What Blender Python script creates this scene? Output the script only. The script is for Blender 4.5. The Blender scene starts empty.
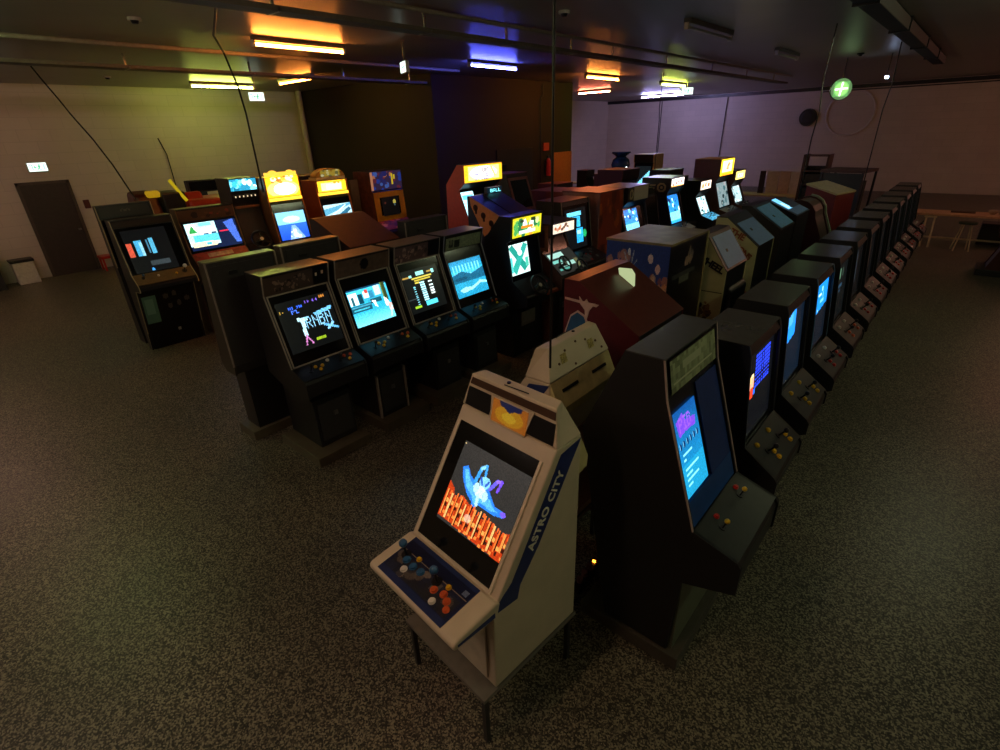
import bpy, math, random
import numpy as np
from mathutils import Vector, Matrix
random.seed(7)
sc = bpy.context.scene
COL = sc.collection

# ------------------------------------------------------------------ camera, world, exposure
CAMH = 2.8728; F_PX = 507.29
PITCH, ROLL, YAW = math.radians(25.658), math.radians(-2.058), math.radians(41.913)
fwd = Vector((-math.sin(YAW), math.cos(YAW), 0)); rt = Vector((math.cos(YAW), math.sin(YAW), 0)); up = Vector((0, 0, 1))
zc = fwd*math.cos(PITCH) - up*math.sin(PITCH)
yc = -(fwd*math.sin(PITCH) + up*math.cos(PITCH))
ir = rt*math.cos(ROLL) - yc*math.sin(ROLL)
idn = rt*math.sin(ROLL) + yc*math.cos(ROLL)
cd = bpy.data.cameras.new('camera'); cam = bpy.data.objects.new('camera', cd); COL.objects.link(cam)
cd.sensor_fit = 'HORIZONTAL'; cd.sensor_width = 36; cd.lens = F_PX/1000*36; cd.clip_start = 0.05; cd.clip_end = 100
m = Matrix.Identity(4)
for i in range(3):
    m[i][0] = ir[i]; m[i][1] = -idn[i]; m[i][2] = -zc[i]
m[0][3], m[1][3], m[2][3] = 0, 0, CAMH
cam.matrix_world = m
sc.camera = cam
w = bpy.data.worlds.new('world'); sc.world = w; w.use_nodes = True
w.node_tree.nodes['Background'].inputs[0].default_value = (0.03, 0.03, 0.035, 1)
w.node_tree.nodes['Background'].inputs[1].default_value = 0.3
sc.view_settings.view_transform = 'Standard'; sc.view_settings.look = 'None'
sc.view_settings.gamma = 1; sc.view_settings.use_curve_mapping = False
sc.view_settings.exposure = 0.0
LAMP = 0.92      # common factor on the tube lamps

# ------------------------------------------------------------------ materials
MATS = {}
def srgb(h):
    if isinstance(h, str):
        h = h.lstrip('#'); c = [int(h[i:i+2], 16)/255 for i in (0, 2, 4)]
    else: c = list(h)
    return tuple(x/12.92 if x <= .04045 else ((x+.055)/1.055)**2.4 for x in c)
def M(name, col, rough=.5, metal=0.0, noise=0.12, scale=18, coat=0.0, bump=0.0):
    if name in MATS: return MATS[name]
    mt = bpy.data.materials.new(name); mt.use_nodes = True
    nt = mt.node_tree; b = nt.nodes['Principled BSDF']
    c = srgb(col)
    b.inputs['Roughness'].default_value = rough; b.inputs['Metallic'].default_value = metal
    b.inputs['Coat Weight'].default_value = coat
    tc = nt.nodes.new('ShaderNodeTexCoord'); nz = nt.nodes.new('ShaderNodeTexNoise')
    nz.inputs['Scale'].default_value = scale; nz.inputs['Detail'].default_value = 4
    nt.links.new(tc.outputs['Object'], nz.inputs['Vector'])
    rp = nt.nodes.new('ShaderNodeValToRGB')
    rp.color_ramp.elements[0].position = .3; rp.color_ramp.elements[1].position = .7
    rp.color_ramp.elements[0].color = tuple(x*(1-noise) for x in c)+(1,)
    rp.color_ramp.elements[1].color = tuple(min(1, x*(1+noise)) for x in c)+(1,)
    nt.links.new(nz.outputs['Fac'], rp.inputs['Fac']); nt.links.new(rp.outputs['Color'], b.inputs['Base Color'])
    if bump:
        bp = nt.nodes.new('ShaderNodeBump'); bp.inputs['Strength'].default_value = bump; bp.inputs['Distance'].default_value = .01
        nt.links.new(nz.outputs['Fac'], bp.inputs['Height']); nt.links.new(bp.outputs['Normal'], b.inputs['Normal'])
    MATS[name] = mt; return mt
def EM(name, col, strength):
    if name in MATS: return MATS[name]
    mt = bpy.data.materials.new(name); mt.use_nodes = True
    b = mt.node_tree.nodes['Principled BSDF']
    b.inputs['Base Color'].default_value = (.02, .02, .02, 1)
    b.inputs['Emission Color'].default_value = srgb(col)+(1,)
    b.inputs['Emission Strength'].default_value = strength
    MATS[name] = mt; return mt
def PIC(name, strength=0.0, rough=.3, gain=1.0):
    """material that shows the printed / displayed picture kept in the mesh's own face colours"""
    if name in MATS: return MATS[name]
    mt = bpy.data.materials.new(name); mt.use_nodes = True
    nt = mt.node_tree; b = nt.nodes['Principled BSDF']
    a = nt.nodes.new('ShaderNodeAttribute'); a.attribute_name = 'col'
    b.inputs['Roughness'].default_value = rough
    if strength > 0:
        b.inputs['Base Color'].default_value = (.015, .016, .018, 1)
        nt.links.new(a.outputs['Color'], b.inputs['Emission Color'])
        b.inputs['Emission Strength'].default_value = strength
    else:
        nt.links.new(a.outputs['Color'], b.inputs['Base Color'])
    MATS[name] = mt; return mt

black = M('black laminate', '#1c1c1e', .42)
black2 = M('black vinyl', '#141416', .35)
satin = M('dark satin top', '#3a3a3c', .28, noise=.08)
darkgrey = M('dark grey board', '#2b2b2c', .55)
trim = M('pale edge moulding', '#8d857c', .4)
steel = M('brushed steel', '#8f8f8f', .35, metal=.8)
woodk = M('varnished dark plinth', '#565040', .35)
glass_dark = M('dark tinted glass', '#0a0b0d', .12)
cream = M('cream plastic', '#cdbfa6', .45, noise=.06, scale=6)
creamw = M('cream painted side', '#b9b184', .5, noise=.12, scale=8)
navy = M('navy blue vinyl', '#1c2c5c', .4)
maroon = M('maroon painted wood', '#6b1f2a', .4)
redbrown = M('red brown laminate', '#7c3a2b', .4)
brown = M('brown laminate', '#54392a', .45)
yellowp = M('yellow plastic', '#e0b21c', .35)
redp = M('red plastic', '#b5261e', .35)
orangep = M('orange plastic', '#c8582c', .35)
whitep = M('white plastic', '#d8d4ca', .35)
bluep = M('blue plastic', '#2a5a86', .35)
screenoff = M('switched off tube', '#1b1e20', .12)
goldpaint = M('gold yellow paint', '#c99a2c', .4)

# ------------------------------------------------------------------ mesh helpers
class MB:
    def __init__(s): s.v = []; s.f = []
    def add(s, vs, fs):
        o = len(s.v); s.v += [tuple(v) for v in vs]; s.f += [tuple(i+o for i in f) for f in fs]; return s
    def box(s, x0, x1, y0, y1, z0, z1):
        return s.add([(x, y, z) for x in (x0, x1) for y in (y0, y1) for z in (z0, z1)],
                     [(0, 1, 3, 2), (4, 6, 7, 5), (0, 4, 5, 1), (2, 3, 7, 6), (0, 2, 6, 4), (1, 5, 7, 3)])
    def prism(s, poly, y0, y1):           # poly in (x,z), extruded along y
        n = len(poly)
        vs = [(p[0], y0, p[1]) for p in poly]+[(p[0], y1, p[1]) for p in poly]
        fs = [tuple(range(n)), tuple(range(2*n-1, n-1, -1))]+[(i, i+n, (i+1) % n+n, (i+1) % n) for i in range(n)]
        return s.add(vs, fs)
    def prismz(s, poly, z0, z1):          # poly in (x,y)
        n = len(poly)
        vs = [(p[0], p[1], z0) for p in poly]+[(p[0], p[1], z1) for p in poly]
        return s.add(vs, [tuple(range(n)), tuple(range(2*n-1, n-1, -1))]+[(i, i+n, (i+1) % n+n, (i+1) % n) for i in range(n)])
    def slab(s, p0, p1, y0, y1, t, o=0.0):   # thin panel on the slanted line p0->p1 (x,z); t outward, o offset
        dx, dz = p1[0]-p0[0], p1[1]-p0[1]; L = math.hypot(dx, dz); nx, nz = -dz/L, dx/L
        a = [(p0[0]+nx*o, p0[1]+nz*o), (p1[0]+nx*o, p1[1]+nz*o), (p1[0]+nx*(o+t), p1[1]+nz*(o+t)), (p0[0]+nx*(o+t), p0[1]+nz*(o+t))]
        return s.prism(a, y0, y1)
    def cyl(s, a, b, r0, r1=None, n=12, caps=True):
        a, b = Vector(a), Vector(b); r1 = r0 if r1 is None else r1
        d = (b-a).normalized(); u = d.orthogonal().normalized(); v = d.cross(u)
        vs = []
        for c, r in ((a, r0), (b, r1)):
            for i in range(n):
                t = 2*math.pi*i/n; vs.append(c+u*(r*math.cos(t))+v*(r*math.sin(t)))
        fs = [(i, (i+1) % n, (i+1) % n+n, i+n) for i in range(n)]
        if caps: fs += [tuple(range(n-1, -1, -1)), tuple(range(n, 2*n))]
        return s.add(vs, fs)
    def tube(s, pts, r, n=8):
        for a, b in zip(pts[:-1], pts[1:]): s.cyl(a, b, r, n=n)
        return s
    def ball(s, c, r, n=10, sz=1.0):
        c = Vector(c); vs = []; fs = []
        k = n//2
        for i in range(k+1):
            th = math.pi*i/k
            for j in range(n):
                ph = 2*math.pi*j/n
                vs.append((c.x+r*math.sin(th)*math.cos(ph), c.y+r*math.sin(th)*math.sin(ph), c.z+r*sz*math.cos(th)))
        for i in range(k):
            for j in range(n): fs.append((i*n+j, (i+1)*n+j, (i+1)*n+(j+1) % n, i*n+(j+1) % n))
        return s.add(vs, fs)
    def lathe(s, prof, n=24, c=(0, 0)):   # prof (r,z)
        vs = []
        for r, z in prof:
            for j in range(n): t = 2*math.pi*j/n; vs.append((c[0]+r*math.cos(t), c[1]+r*math.sin(t), z))
        fs = [(i*n+j, i*n+(j+1) % n, (i+1)*n+(j+1) % n, (i+1)*n+j) for i in range(len(prof)-1) for j in range(n)]
        fs += [tuple(range(n-1, -1, -1)), tuple(range((len(prof)-1)*n, len(prof)*n))]
        return s.add(vs, fs)
    def torus(s, c, axis, R, r, n=28, k=8, a0=0, a1=2*math.pi):
        c = Vector(c); ax = Vector(axis).normalized(); u = ax.orthogonal().normalized(); v = ax.cross(u)
        vs = []; full = abs(a1-a0-2*math.pi) < 1e-3; nn = n if full else n+1
        for i in range(nn):
            t = a0+(a1-a0)*i/n; d = u*math.cos(t)+v*math.sin(t)
            for j in range(k):
                p = 2*math.pi*j/k; vs.append(c+d*(R+r*math.cos(p))+ax*(r*math.sin(p)))
        fs = [(i*k+j, i*k+(j+1) % k, ((i+1) % nn)*k+(j+1) % k, ((i+1) % nn)*k+j) for i in range(n) for j in range(k)]
        return s.add(vs, fs)
    def build(s, name, mat, parent=None, bevel=0.0, smooth=False):
        me = bpy.data.meshes.new(name); me.from_pydata(s.v, [], s.f); me.validate(); me.update()
        import bmesh
        bm = bmesh.new(); bm.from_mesh(me); bmesh.ops.recalc_face_normals(bm, faces=bm.faces); bm.to_mesh(me); bm.free()
        me.materials.append(mat)
        if smooth:
            for p in me.polygons: p.use_smooth = True
            me.set_sharp_from_angle(angle=math.radians(40))
        o = bpy.data.objects.new(name, me); COL.objects.link(o)
        if parent: o.parent = parent
        if bevel:
            b = o.modifiers.new('bevel', 'BEVEL'); b.width = bevel; b.segments = 2; b.limit_method = 'ANGLE'
        return o
def tag(o, label=None, cat=None, group=None, kind=None):
    if label: o['label'] = label
    if cat: o['category'] = cat
    if group: o['group'] = group
    if kind: o['kind'] = kind
    return o
def empty(name, label, cat, loc, rz=0, group=None):
    o = bpy.data.objects.new(name, None); COL.objects.link(o); o.location = loc; o.rotation_euler = (0, 0, rz)
    o.empty_display_size = .2
    return tag(o, label, cat, group)
def struct(o): o['kind'] = 'structure'; return o

# ------------------------------------------------------------------ little picture canvas (kept as face colours)
FONT = {'A':'01110 10001 10001 11111 10001 10001 10001','B':'11110 10001 11110 10001 10001 10001 11110','C':'01111 10000 10000 10000 10000 10000 01111',
'D':'11110 10001 10001 10001 10001 10001 11110','E':'11111 10000 10000 11110 10000 10000 11111','F':'11111 10000 10000 11110 10000 10000 10000','G':'01111 10000 10000 10111 10001 10001 01111',
'H':'10001 10001 10001 11111 10001 10001 10001','I':'11111 00100 00100 00100 00100 00100 11111','L':'10000 10000 10000 10000 10000 10000 11111','M':'10001 11011 10101 10101 10001 10001 10001',
'N':'10001 11001 10101 10011 10001 10001 10001','O':'01110 10001 10001 10001 10001 10001 01110','P':'11110 10001 10001 11110 10000 10000 10000','R':'11110 10001 10001 11110 10100 10010 10001',
'S':'01111 10000 10000 01110 00001 00001 11110','T':'11111 00100 00100 00100 00100 00100 00100','W':'10001 10001 10001 10101 10101 11011 10001','Y':'10001 10001 01010 00100 00100 00100 00100',
'X':'10001 10001 01010 00100 01010 10001 10001','1':'00100 01100 00100 00100 00100 00100 01110','2':'01110 10001 00001 00110 01000 10000 11111','0':'01110 10001 10011 10101 11001 10001 01110',' ':'00000 00000 00000 00000 00000 00000 00000'}
class Cv:
    def __init__(s, w, h, bg=(0, 0, 0)):
        s.w, s.h = w, h; s.a = np.zeros((h, w, 3)); s.a[:] = srgb(bg)
        yy, xx = np.mgrid[0:h, 0:w]; s.x = (xx+.5)/w; s.y = (yy+.5)/h; s.r = np.random.RandomState(w*131+h)
    def rect(s, x0, y0, x1, y1, c, al=1.0):
        k = (s.x >= x0) & (s.x < x1) & (s.y >= y0) & (s.y < y1); s.a[k] = s.a[k]*(1-al)+np.array(srgb(c))*al; return s
    def ell(s, cx, cy, rx, ry, c, al=1.0):
        k = ((s.x-cx)/rx)**2+((s.y-cy)/ry)**2 < 1; s.a[k] = s.a[k]*(1-al)+np.array(srgb(c))*al; return s
    def poly(s, pts, c, al=1.0):
        k = np.zeros(s.x.shape, bool); n = len(pts); j = n-1
        for i in range(n):
            xi, yi = pts[i]; xj, yj = pts[j]
            if yi != yj:
                t = ((yi > s.y) != (yj > s.y)) & (s.x < (xj-xi)*(s.y-yi)/(yj-yi)+xi); k ^= t
            j = i
        s.a[k] = s.a[k]*(1-al)+np.array(srgb(c))*al; return s
    def line(s, x0, y0, x1, y1, th, c):
        dx, dy = x1-x0, y1-y0; L = dx*dx+dy*dy+1e-9
        t = np.clip(((s.x-x0)*dx+(s.y-y0)*dy)/L, 0, 1)
        d = np.hypot(s.x-x0-t*dx, (s.y-y0-t*dy)*s.h/s.w); s.a[d < th] = srgb(c); return s
    def vgrad(s, c0, c1, y0=0, y1=1):
        k = (s.y >= y0) & (s.y < y1); t = ((s.y-y0)/(y1-y0))[k][:, None]
        s.a[k] = np.array(srgb(c0))*(1-t)+np.array(srgb(c1))*t; return s
    def noise(s, amt, x0=0, y0=0, x1=1, y1=1, cell=1):
        k = (s.x >= x0) & (s.x < x1) & (s.y >= y0) & (s.y < y1)
        n = s.r.rand(s.h//cell+2, s.w//cell+2); yy, xx = np.mgrid[0:s.h, 0:s.w]
        v = n[yy//cell, xx//cell]; s.a[k] *= (1+amt*(v[k]*2-1))[:, None]; return s
    def spots(s, n, cols, x0, y0, x1, y1, rmin=.01, rmax=.05, al=1.0):
        for i in range(n):
            r = rmin+(rmax-rmin)*s.r.rand()
            s.ell(x0+(x1-x0)*s.r.rand(), y0+(y1-y0)*s.r.rand(), r, r*s.w/s.h, cols[s.r.randint(len(cols))], al)
        return s
    def text(s, t, x0, y0, x1, y1, c, slant=0.0):
        n = len(t)*6-1
        for k, ch in enumerate(t):
            g = FONT.get(ch, FONT[' ']).split()
            for j in range(7):
                for i in range(5):
                    if g[j][i] == '1':
                        xa = x0+(x1-x0)*(k*6+i)/n; xb = x0+(x1-x0)*(k*6+i+1)/n
                        ya = y0+(y1-y0)*j/7; yb = y0+(y1-y0)*(j+1)/7; sh = slant*(6-j)
                        s.rect(xa+sh, ya, xb+sh, yb, c)
        return s
def picgrid(name, cv, O, U, V, mat, parent=None):
    """flat grid of small faces; O = top left corner seen from the front, U across, V down"""
    O, U, V = Vector(O), Vector(U), Vector(V); W, H = cv.w, cv.h
    vs = [tuple(O+U*(i/W)+V*(j/H)) for j in range(H+1) for i in range(W+1)]
    fs = [(j*(W+1)+i, (j+1)*(W+1)+i, (j+1)*(W+1)+i+1, j*(W+1)+i+1) for j in range(H) for i in range(W)]
    me = bpy.data.meshes.new(name); me.from_pydata(vs, [], fs); me.update()
    at = me.attributes.new('col', 'FLOAT_COLOR', 'FACE')
    d = np.ones((H*W, 4), np.float32); d[:, :3] = np.clip(cv.a.reshape(-1, 3), 0, 4); at.data.foreach_set('color', d.ravel())
    me.materials.append(mat)
    o = bpy.data.objects.new(name, me); COL.objects.link(o)
    if parent: o.parent = parent
    return o
def text3d(name, body, size, matx, mat, parent, extrude=.002, spacing=1.0):
    cu = bpy.data.curves.new(name, 'FONT'); cu.body = body; cu.size = size; cu.extrude = extrude; cu.space_character = spacing
    cu.align_x = 'CENTER'; cu.align_y = 'CENTER'; cu.offset = .0015 if size < .09 else .004
    t = bpy.data.objects.new(name, cu); COL.objects.link(t)
    dg = bpy.context.evaluated_depsgraph_get(); me = bpy.data.meshes.new_from_object(t.evaluated_get(dg))
    bpy.data.objects.remove(t); me.name = name; me.materials.clear(); me.materials.append(mat)
    o = bpy.data.objects.new(name, me); COL.objects.link(o); o.parent = parent; o.matrix_local = matx
    return o
def frame_mx(o, x, y):    # matrix with local X along x, local Y along y
    x = Vector(x).normalized(); y = Vector(y).normalized(); z = x.cross(y)
    mm = Matrix.Identity(4)
    for i in range(3): mm[i][0] = x[i]; mm[i][1] = y[i]; mm[i][2] = z[i]; mm[i][3] = o[i]
    return mm

# ================================================================== ROOM
XL, XR, YF, YB, HC = -16.5, 7.0, -7.0, 28.3, 4.17
def node_mat(name): 
    mt = bpy.data.materials.new(name); mt.use_nodes = True; return mt, mt.node_tree, mt.node_tree.nodes['Principled BSDF']
def terrazzo():
    mt, nt, b = node_mat('terrazzo floor'); L = nt.links.new
    tc = nt.nodes.new('ShaderNodeTexCoord')
    v = nt.nodes.new('ShaderNodeTexVoronoi'); v.inputs['Scale'].default_value = 120; L(tc.outputs['Object'], v.inputs['Vector'])
    n = nt.nodes.new('ShaderNodeTexNoise'); n.inputs['Scale'].default_value = 85; n.inputs['Detail'].default_value = 8; n.inputs['Roughness'].default_value = .8; L(tc.outputs['Object'], n.inputs['Vector'])
    r = nt.nodes.new('ShaderNodeValToRGB'); r.color_ramp.interpolation = 'LINEAR'
    e = r.color_ramp.elements; e[0].position = .33; e[0].color = srgb('#1c1a16')+(1,); e[1].position = .72; e[1].color = srgb('#8e8874')+(1,)
    x = r.color_ramp.elements.new(.5); x.color = srgb('#423c32')+(1,)
    sp = nt.nodes.new('ShaderNodeSeparateColor'); L(v.outputs['Color'], sp.inputs['Color'])
    mx = nt.nodes.new('ShaderNodeMath'); mx.operation = 'MULTIPLY_ADD'; mx.inputs[1].default_value = .55; mx.inputs[2].default_value = -.02
    L(sp.outputs['Red'], mx.inputs[0])
    ad = nt.nodes.new('ShaderNodeMath'); ad.operation = 'ADD'; L(mx.outputs[0], ad.inputs[0])
    m2 = nt.nodes.new('ShaderNodeMath'); m2.operation = 'MULTIPLY'; m2.inputs[1].default_value = .52; L(n.outputs['Fac'], m2.inputs[0]); L(m2.outputs[0], ad.inputs[1])
    L(ad.outputs[0], r.inputs['Fac'])
    # large worn patches
    n2 = nt.nodes.new('ShaderNodeTexNoise'); n2.inputs['Scale'].default_value = .9; n2.inputs['Detail'].default_value = 5; L(tc.outputs['Object'], n2.inputs['Vector'])
    mr = nt.nodes.new('ShaderNodeMapRange'); mr.inputs[1].default_value = .3; mr.inputs[2].default_value = .7; mr.inputs[3].default_value = .8; mr.inputs[4].default_value = 1.15; L(n2.outputs['Fac'], mr.inputs[0])
    mul = nt.nodes.new('ShaderNodeMix'); mul.data_type = 'RGBA'; mul.blend_type = 'MULTIPLY'; mul.inputs[0].default_value = 1
    L(r.outputs['Color'], mul.inputs[6]); L(mr.outputs[0], mul.inputs[7]); L(mul.outputs[2], b.inputs['Base Color'])
    mr2 = nt.nodes.new('ShaderNodeMapRange'); mr2.inputs[3].default_value = .34; mr2.inputs[4].default_value = .5; L(n2.outputs['Fac'], mr2.inputs[0]); L(mr2.outputs[0], b.inputs['Roughness'])
    return mt
def wallmat(name, col, rough=.6):
    mt, nt, b = node_mat(name); L = nt.links.new
    tc = nt.nodes.new('ShaderNodeTexCoord'); mp = nt.nodes.new('ShaderNodeMapping'); L(tc.outputs['Generated'], mp.inputs['Vector'])
    br = nt.nodes.new('ShaderNodeTexBrick'); br.inputs['Scale'].default_value = 1
    br.inputs['Color1'].default_value = srgb(col)+(1,); c2 = tuple(x*.95 for x in srgb(col)); br.inputs['Color2'].default_value = c2+(1,)
    br.inputs['Mortar'].default_value = tuple(x*.84 for x in srgb(col))+(1,); br.inputs['Mortar Size'].default_value = .006
    br.inputs['Brick Width'].default_value = .6; br.inputs['Row Height'].default_value = .25
    cx = nt.nodes.new('ShaderNodeSeparateXYZ'); L(tc.outputs['Object'], cx.inputs[0])
    ad = nt.nodes.new('ShaderNodeMath'); ad.operation = 'ADD'; L(cx.outputs['X'], ad.inputs[0]); L(cx.outputs['Y'], ad.inputs[1])
    cb = nt.nodes.new('ShaderNodeCombineXYZ'); L(ad.outputs[0], cb.inputs['X']); L(cx.outputs['Z'], cb.inputs['Y']); L(cb.outputs[0], br.inputs['Vector'])
    n = nt.nodes.new('ShaderNodeTexNoise'); n.inputs['Scale'].default_value = 1.3; L(tc.outputs['Object'], n.inputs['Vector'])
    mr = nt.nodes.new('ShaderNodeMapRange'); mr.inputs[3].default_value = .9; mr.inputs[4].default_value = 1.08; L(n.outputs['Fac'], mr.inputs[0])
    mul = nt.nodes.new('ShaderNodeMix'); mul.data_type = 'RGBA'; mul.blend_type = 'MULTIPLY'; mul.inputs[0].default_value = 1
    L(br.outputs['Color'], mul.inputs[6]); L(mr.outputs[0], mul.inputs[7]); L(mul.outputs[2], b.inputs['Base Color'])
    b.inputs['Roughness'].default_value = rough
    return mt
wallpaint = wallmat('painted block wall', '#cfc4b8')
ceilpaint = M('satin ceiling paint', '#8b857c', .38, noise=.07, scale=1.2)
boxpaint = M('dark brown partition board', '#211713', .75, noise=.12, scale=.8)
def slabobj(name, x0, x1, y0, y1, z0, z1, mat): return struct(MB().box(x0, x1, y0, y1, z0, z1).build(name, mat))
slabobj('floor', XL-.2, XR+.2, YF-.2, YB+.2, -.2, 0, terrazzo())
slabobj('ceiling', XL-.2, XR+.2, YF-.2, YB+.2, HC, HC+.2, ceilpaint)
slabobj('wall_left', XL-.2, XL, YF-.2, YB+.2, 0, HC, wallpaint)
slabobj('wall_back', XL, XR, YB, YB+.2, 0, HC, wallpaint)
slabobj('wall_right', XR, XR+.2, YF-.2, YB+.2, 0, HC, wallpaint)
slabobj('wall_front', XL, XR, YF-.2, YF, 0, HC, wallpaint)
# partitioned dark room in the far corner
slabobj('wall_partition', XL+.005, -10.35, 9.45, 15.47, 0, HC-.005, boxpaint)
slabobj('trim_1', -10.35, -10.31, 9.4, 15.5, 0, .12, black)
# dark doorway panel and orange door on the partition
struct(MB().box(-10.35, -10.32, 11.7, 13.35, 0, 2.4).build('door_3', M('very dark door', '#1a1412', .4)))
struct(MB().box(-10.35, -10.31, 14.38, 15.45, 0, 2.2).build('door_2', M('orange brown door', '#b5702a', .5)))
# dark door on the left wall
d1 = struct(MB().box(XL, XL+.04, 2.06, 2.95, 0, 2.1).build('door_1', M('dark grey door', '#3a322e', .5)))
MB().box(XL+.04, XL+.1, 2.84, 2.9, 1.0, 1.04).build('door_handle', steel, d1)
MB().box(XL, XL+.06, 2.0, 2.06, 0, 2.16).box(XL, XL+.06, 2.95, 3.01, 0, 2.16).box(XL, XL+.06, 2.0, 3.01, 2.1, 2.16).build('door_frame', M('grey brown frame', '#4c423c', .5), d1)
# cable trunking where wall meets ceiling, back wall
slabobj('trim_2', XL, XR, YB-.1, YB, HC-.16, HC-.02, black)
tag(MB().torus((-4.72, YB-.02, 3.1), (0, 1, 0), .88, .04, n=60).build('wall_ring', M('pale painted ring', '#d8d0c6', .5)), 'large pale ring outline on the back wall behind the round green sign', 'wall ring')
o = empty('wall_speaker', 'round black speaker on the back wall left of the green round sign', 'speaker', (-6.31, YB-.14, 2.98))
MB().cyl((0, .14, 0), (0, 0, 0), .36, .33, 28).build('housing', black, o); MB().cyl((0, 0, 0), (0, -.02, 0), .28, .2, 28).build('speaker_cone', darkgrey, o)

# ------------------------------------------------------------------ tube lamps on the ceiling
def tube_lamp(label, x, y0, y1, col, strength, z=4.07, along='y', lit=True):
    L = abs(y1-y0)
    o = empty('tube_lamp', label, 'ceiling lamp', (x, (y0+y1)/2, z) if along == 'y' else ((y0+y1)/2, x, z), 0 if along == 'y' else math.pi/2, 'tube lamps under the ceiling')
    MB().box(-.05, .05, -L/2, L/2, .04, .1).build('fixture', M('grey lamp fixture', '#77736b', .4), o)
    for s in (-1, 1): MB().box(-.03, .03, s*L/2-.02, s*L/2+.02, -.03, .05).build('end_cap', whitep, o)
    if lit: mt = EM('tube %s %.1f' % (col, strength), col, strength*LAMP)
    else: mt = M('unlit tube', '#b9b6ae', .3)
    MB().cyl((0, -L/2+.02, 0), (0, L/2-.02, 0), .02, n=10).build('tube', mt, o, smooth=True)
    return o
ORG, GRN, BLU = '#ff8420', '#bfe03a', '#4038ff'
tube_lamp('orange tube lamp over the machines left of the dark partition, largest in view', -8.0, 4.05, 5.5, '#ff9038', 110)
tube_lamp('blue tube lamp on the ceiling before the dark partition', -8.1, 8.45, 9.9, '#5a60ff', 110)
tube_lamp('orange tube lamp right of the partition, nearer the blue one', -8.3, 13.0, 14.7, '#ff9038', 110)
tube_lamp('distant yellow green tube lamp beside an exit sign, near the back wall', -8.4, 17.6, 19.5, '#d6f05a', 110)
tube_lamp('yellow green tube lamp near the left wall', -14.5, 5.6, 7.1, '#dcec66', 95)
tube_lamp('short orange tube lamp seen obliquely at the left end of the partition', 7.15, -13.2, -11.7, '#ff9038', 70, along='x')
tube_lamp('pinkish orange tube lamp at the far edge of the dark partition', 18.8, -12.3, -10.9, '#ff7858', 110, along='x')
tube_lamp('pale violet tube lamp farthest along the back wall', 24.6, -12.6, -10.6, '#b4acf4', 290, along='x')
tube_lamp('unlit tube lamp on the grey ceiling, nearer of the two', -3.48, 7.93, 9.6, '#ffffff', 0, lit=False)
tube_lamp('unlit tube lamp on the grey ceiling, farther of the two', -3.55, 12.4, 13.9, '#ffffff', 0, lit=False)
# lamps that hang outside the frame; the three warm ones are added for general brightness
tube_lamp('green tube lamp beyond the left edge of the picture', -8.6, -.5, .9, '#b8dc88', 95)
tube_lamp('orange tube lamp beyond the left edge near the door', -13.4, -1.2, .2, '#ffc0a8', 110)
tube_lamp('yellow green tube lamp beyond the right edge of the picture', 1.0, 8.6, 10.0, '#d8e4b4', 120)
tube_lamp('orange tube lamp beyond the right edge of the picture', 1.9, 14.6, 16.0, '#ffa888', 80)
tube_lamp('orange tube lamp far beyond the right edge of the picture', 3.4, 21.6, 23.4, '#ffa890', 170)
tube_lamp('added warm fill lamp behind the photographer', -1.6, -1.6, .4, '#ffcca4', 90)
tube_lamp('added warm fill lamp behind the photographer to the left', -5.2, -3.2, -1.4, '#ffe0cc', 130)
tube_lamp('added warm fill lamp to the right of the photographer', 2.0, 2.2, 3.8, '#e0e6b4', 105)

# ------------------------------------------------------------------ trays, duct, pipes
def tray(label, name, x, y0, y1, z, wd, hangers):
    o = empty(name, label, 'cable tray', (x, y0, z)); L = y1-y0
    MB().box(-wd/2, -wd/2+.03, 0, L, -.03, .015).build('rail', M('galvanised tray', '#6c665c', .6), o)
    MB().box(wd/2-.03, wd/2, 0, L, -.03, .015).build('rail', MATS['galvanised tray'], o)
    MB().box(-wd/2+.03, wd/2-.03, 0, L, -.03, -.024).build('tray_floor', MATS['galvanised tray'], o)
    for hy in hangers:
        MB().box(-.012, .012, hy-y0-.012, hy-y0+.012, .0, HC-z).box(-wd/2, wd/2, hy-y0-.015, hy-y0+.015, -.036, .0).build('hanger', steel, o)
    return o
tray('long grey cable tray hung below the ceiling across the middle of the room', 'cable_tray', -5.4, 1.2, 20.2, 3.98, .22, [3.0, 4.9, 6.4, 8.0, 9.3, 11.5, 14, 16.5, 19])
tray('grey cable tray under the ceiling at the left, ending at the dark partition', 'cable_tray', -10.6, -1, 9.4, 3.98, .34, [1, 3.2, 5.2, 7.2, 9])
tag(MB().cyl((-9.35, -2, 4.12), (-9.35, 9.4, 4.12), .03, n=10).build('conduit_pipe', M('pale conduit', '#9a9386', .4)), 'thin pale pipe along the ceiling beside the left cable tray', 'pipe')
tag(MB().cyl((-5.2, 2, 4.13), (-5.15, 20, 4.13), .025, n=10).build('conduit_pipe', MATS['pale conduit']), 'thin pipe running above the long middle cable tray', 'pipe')
o = empty('ceiling_duct', 'dark square duct under the ceiling at the upper right', 'duct', (-1.38, 5.5, 3.98))
MB().box(-.11, .11, 0, 12.5, .02, .17).build('duct', M('dark duct metal', '#2b2a28', .7), o, bevel=.01)
for y in (2.2, 5, 7.8, 10.4): MB().box(-.13, .13, y, y+.03, .0, .19).build('bracket', black, o)
tag(MB().cyl((-5.9, YB-.15, 3.95), (5.5, YB-.15, 3.95), .02).build('conduit_pipe', black), 'thin dark conduit along the top of the back wall', 'pipe')
tag(MB().cyl((-16.2, 9.3, 0), (-16.2, 9.3, 4.17), .09, n=14).build('drain_pipe', M('cream pipe', '#b7ab8e', .5)), 'pale vertical pipe in the corner left of the dark partition', 'pipe')

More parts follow.
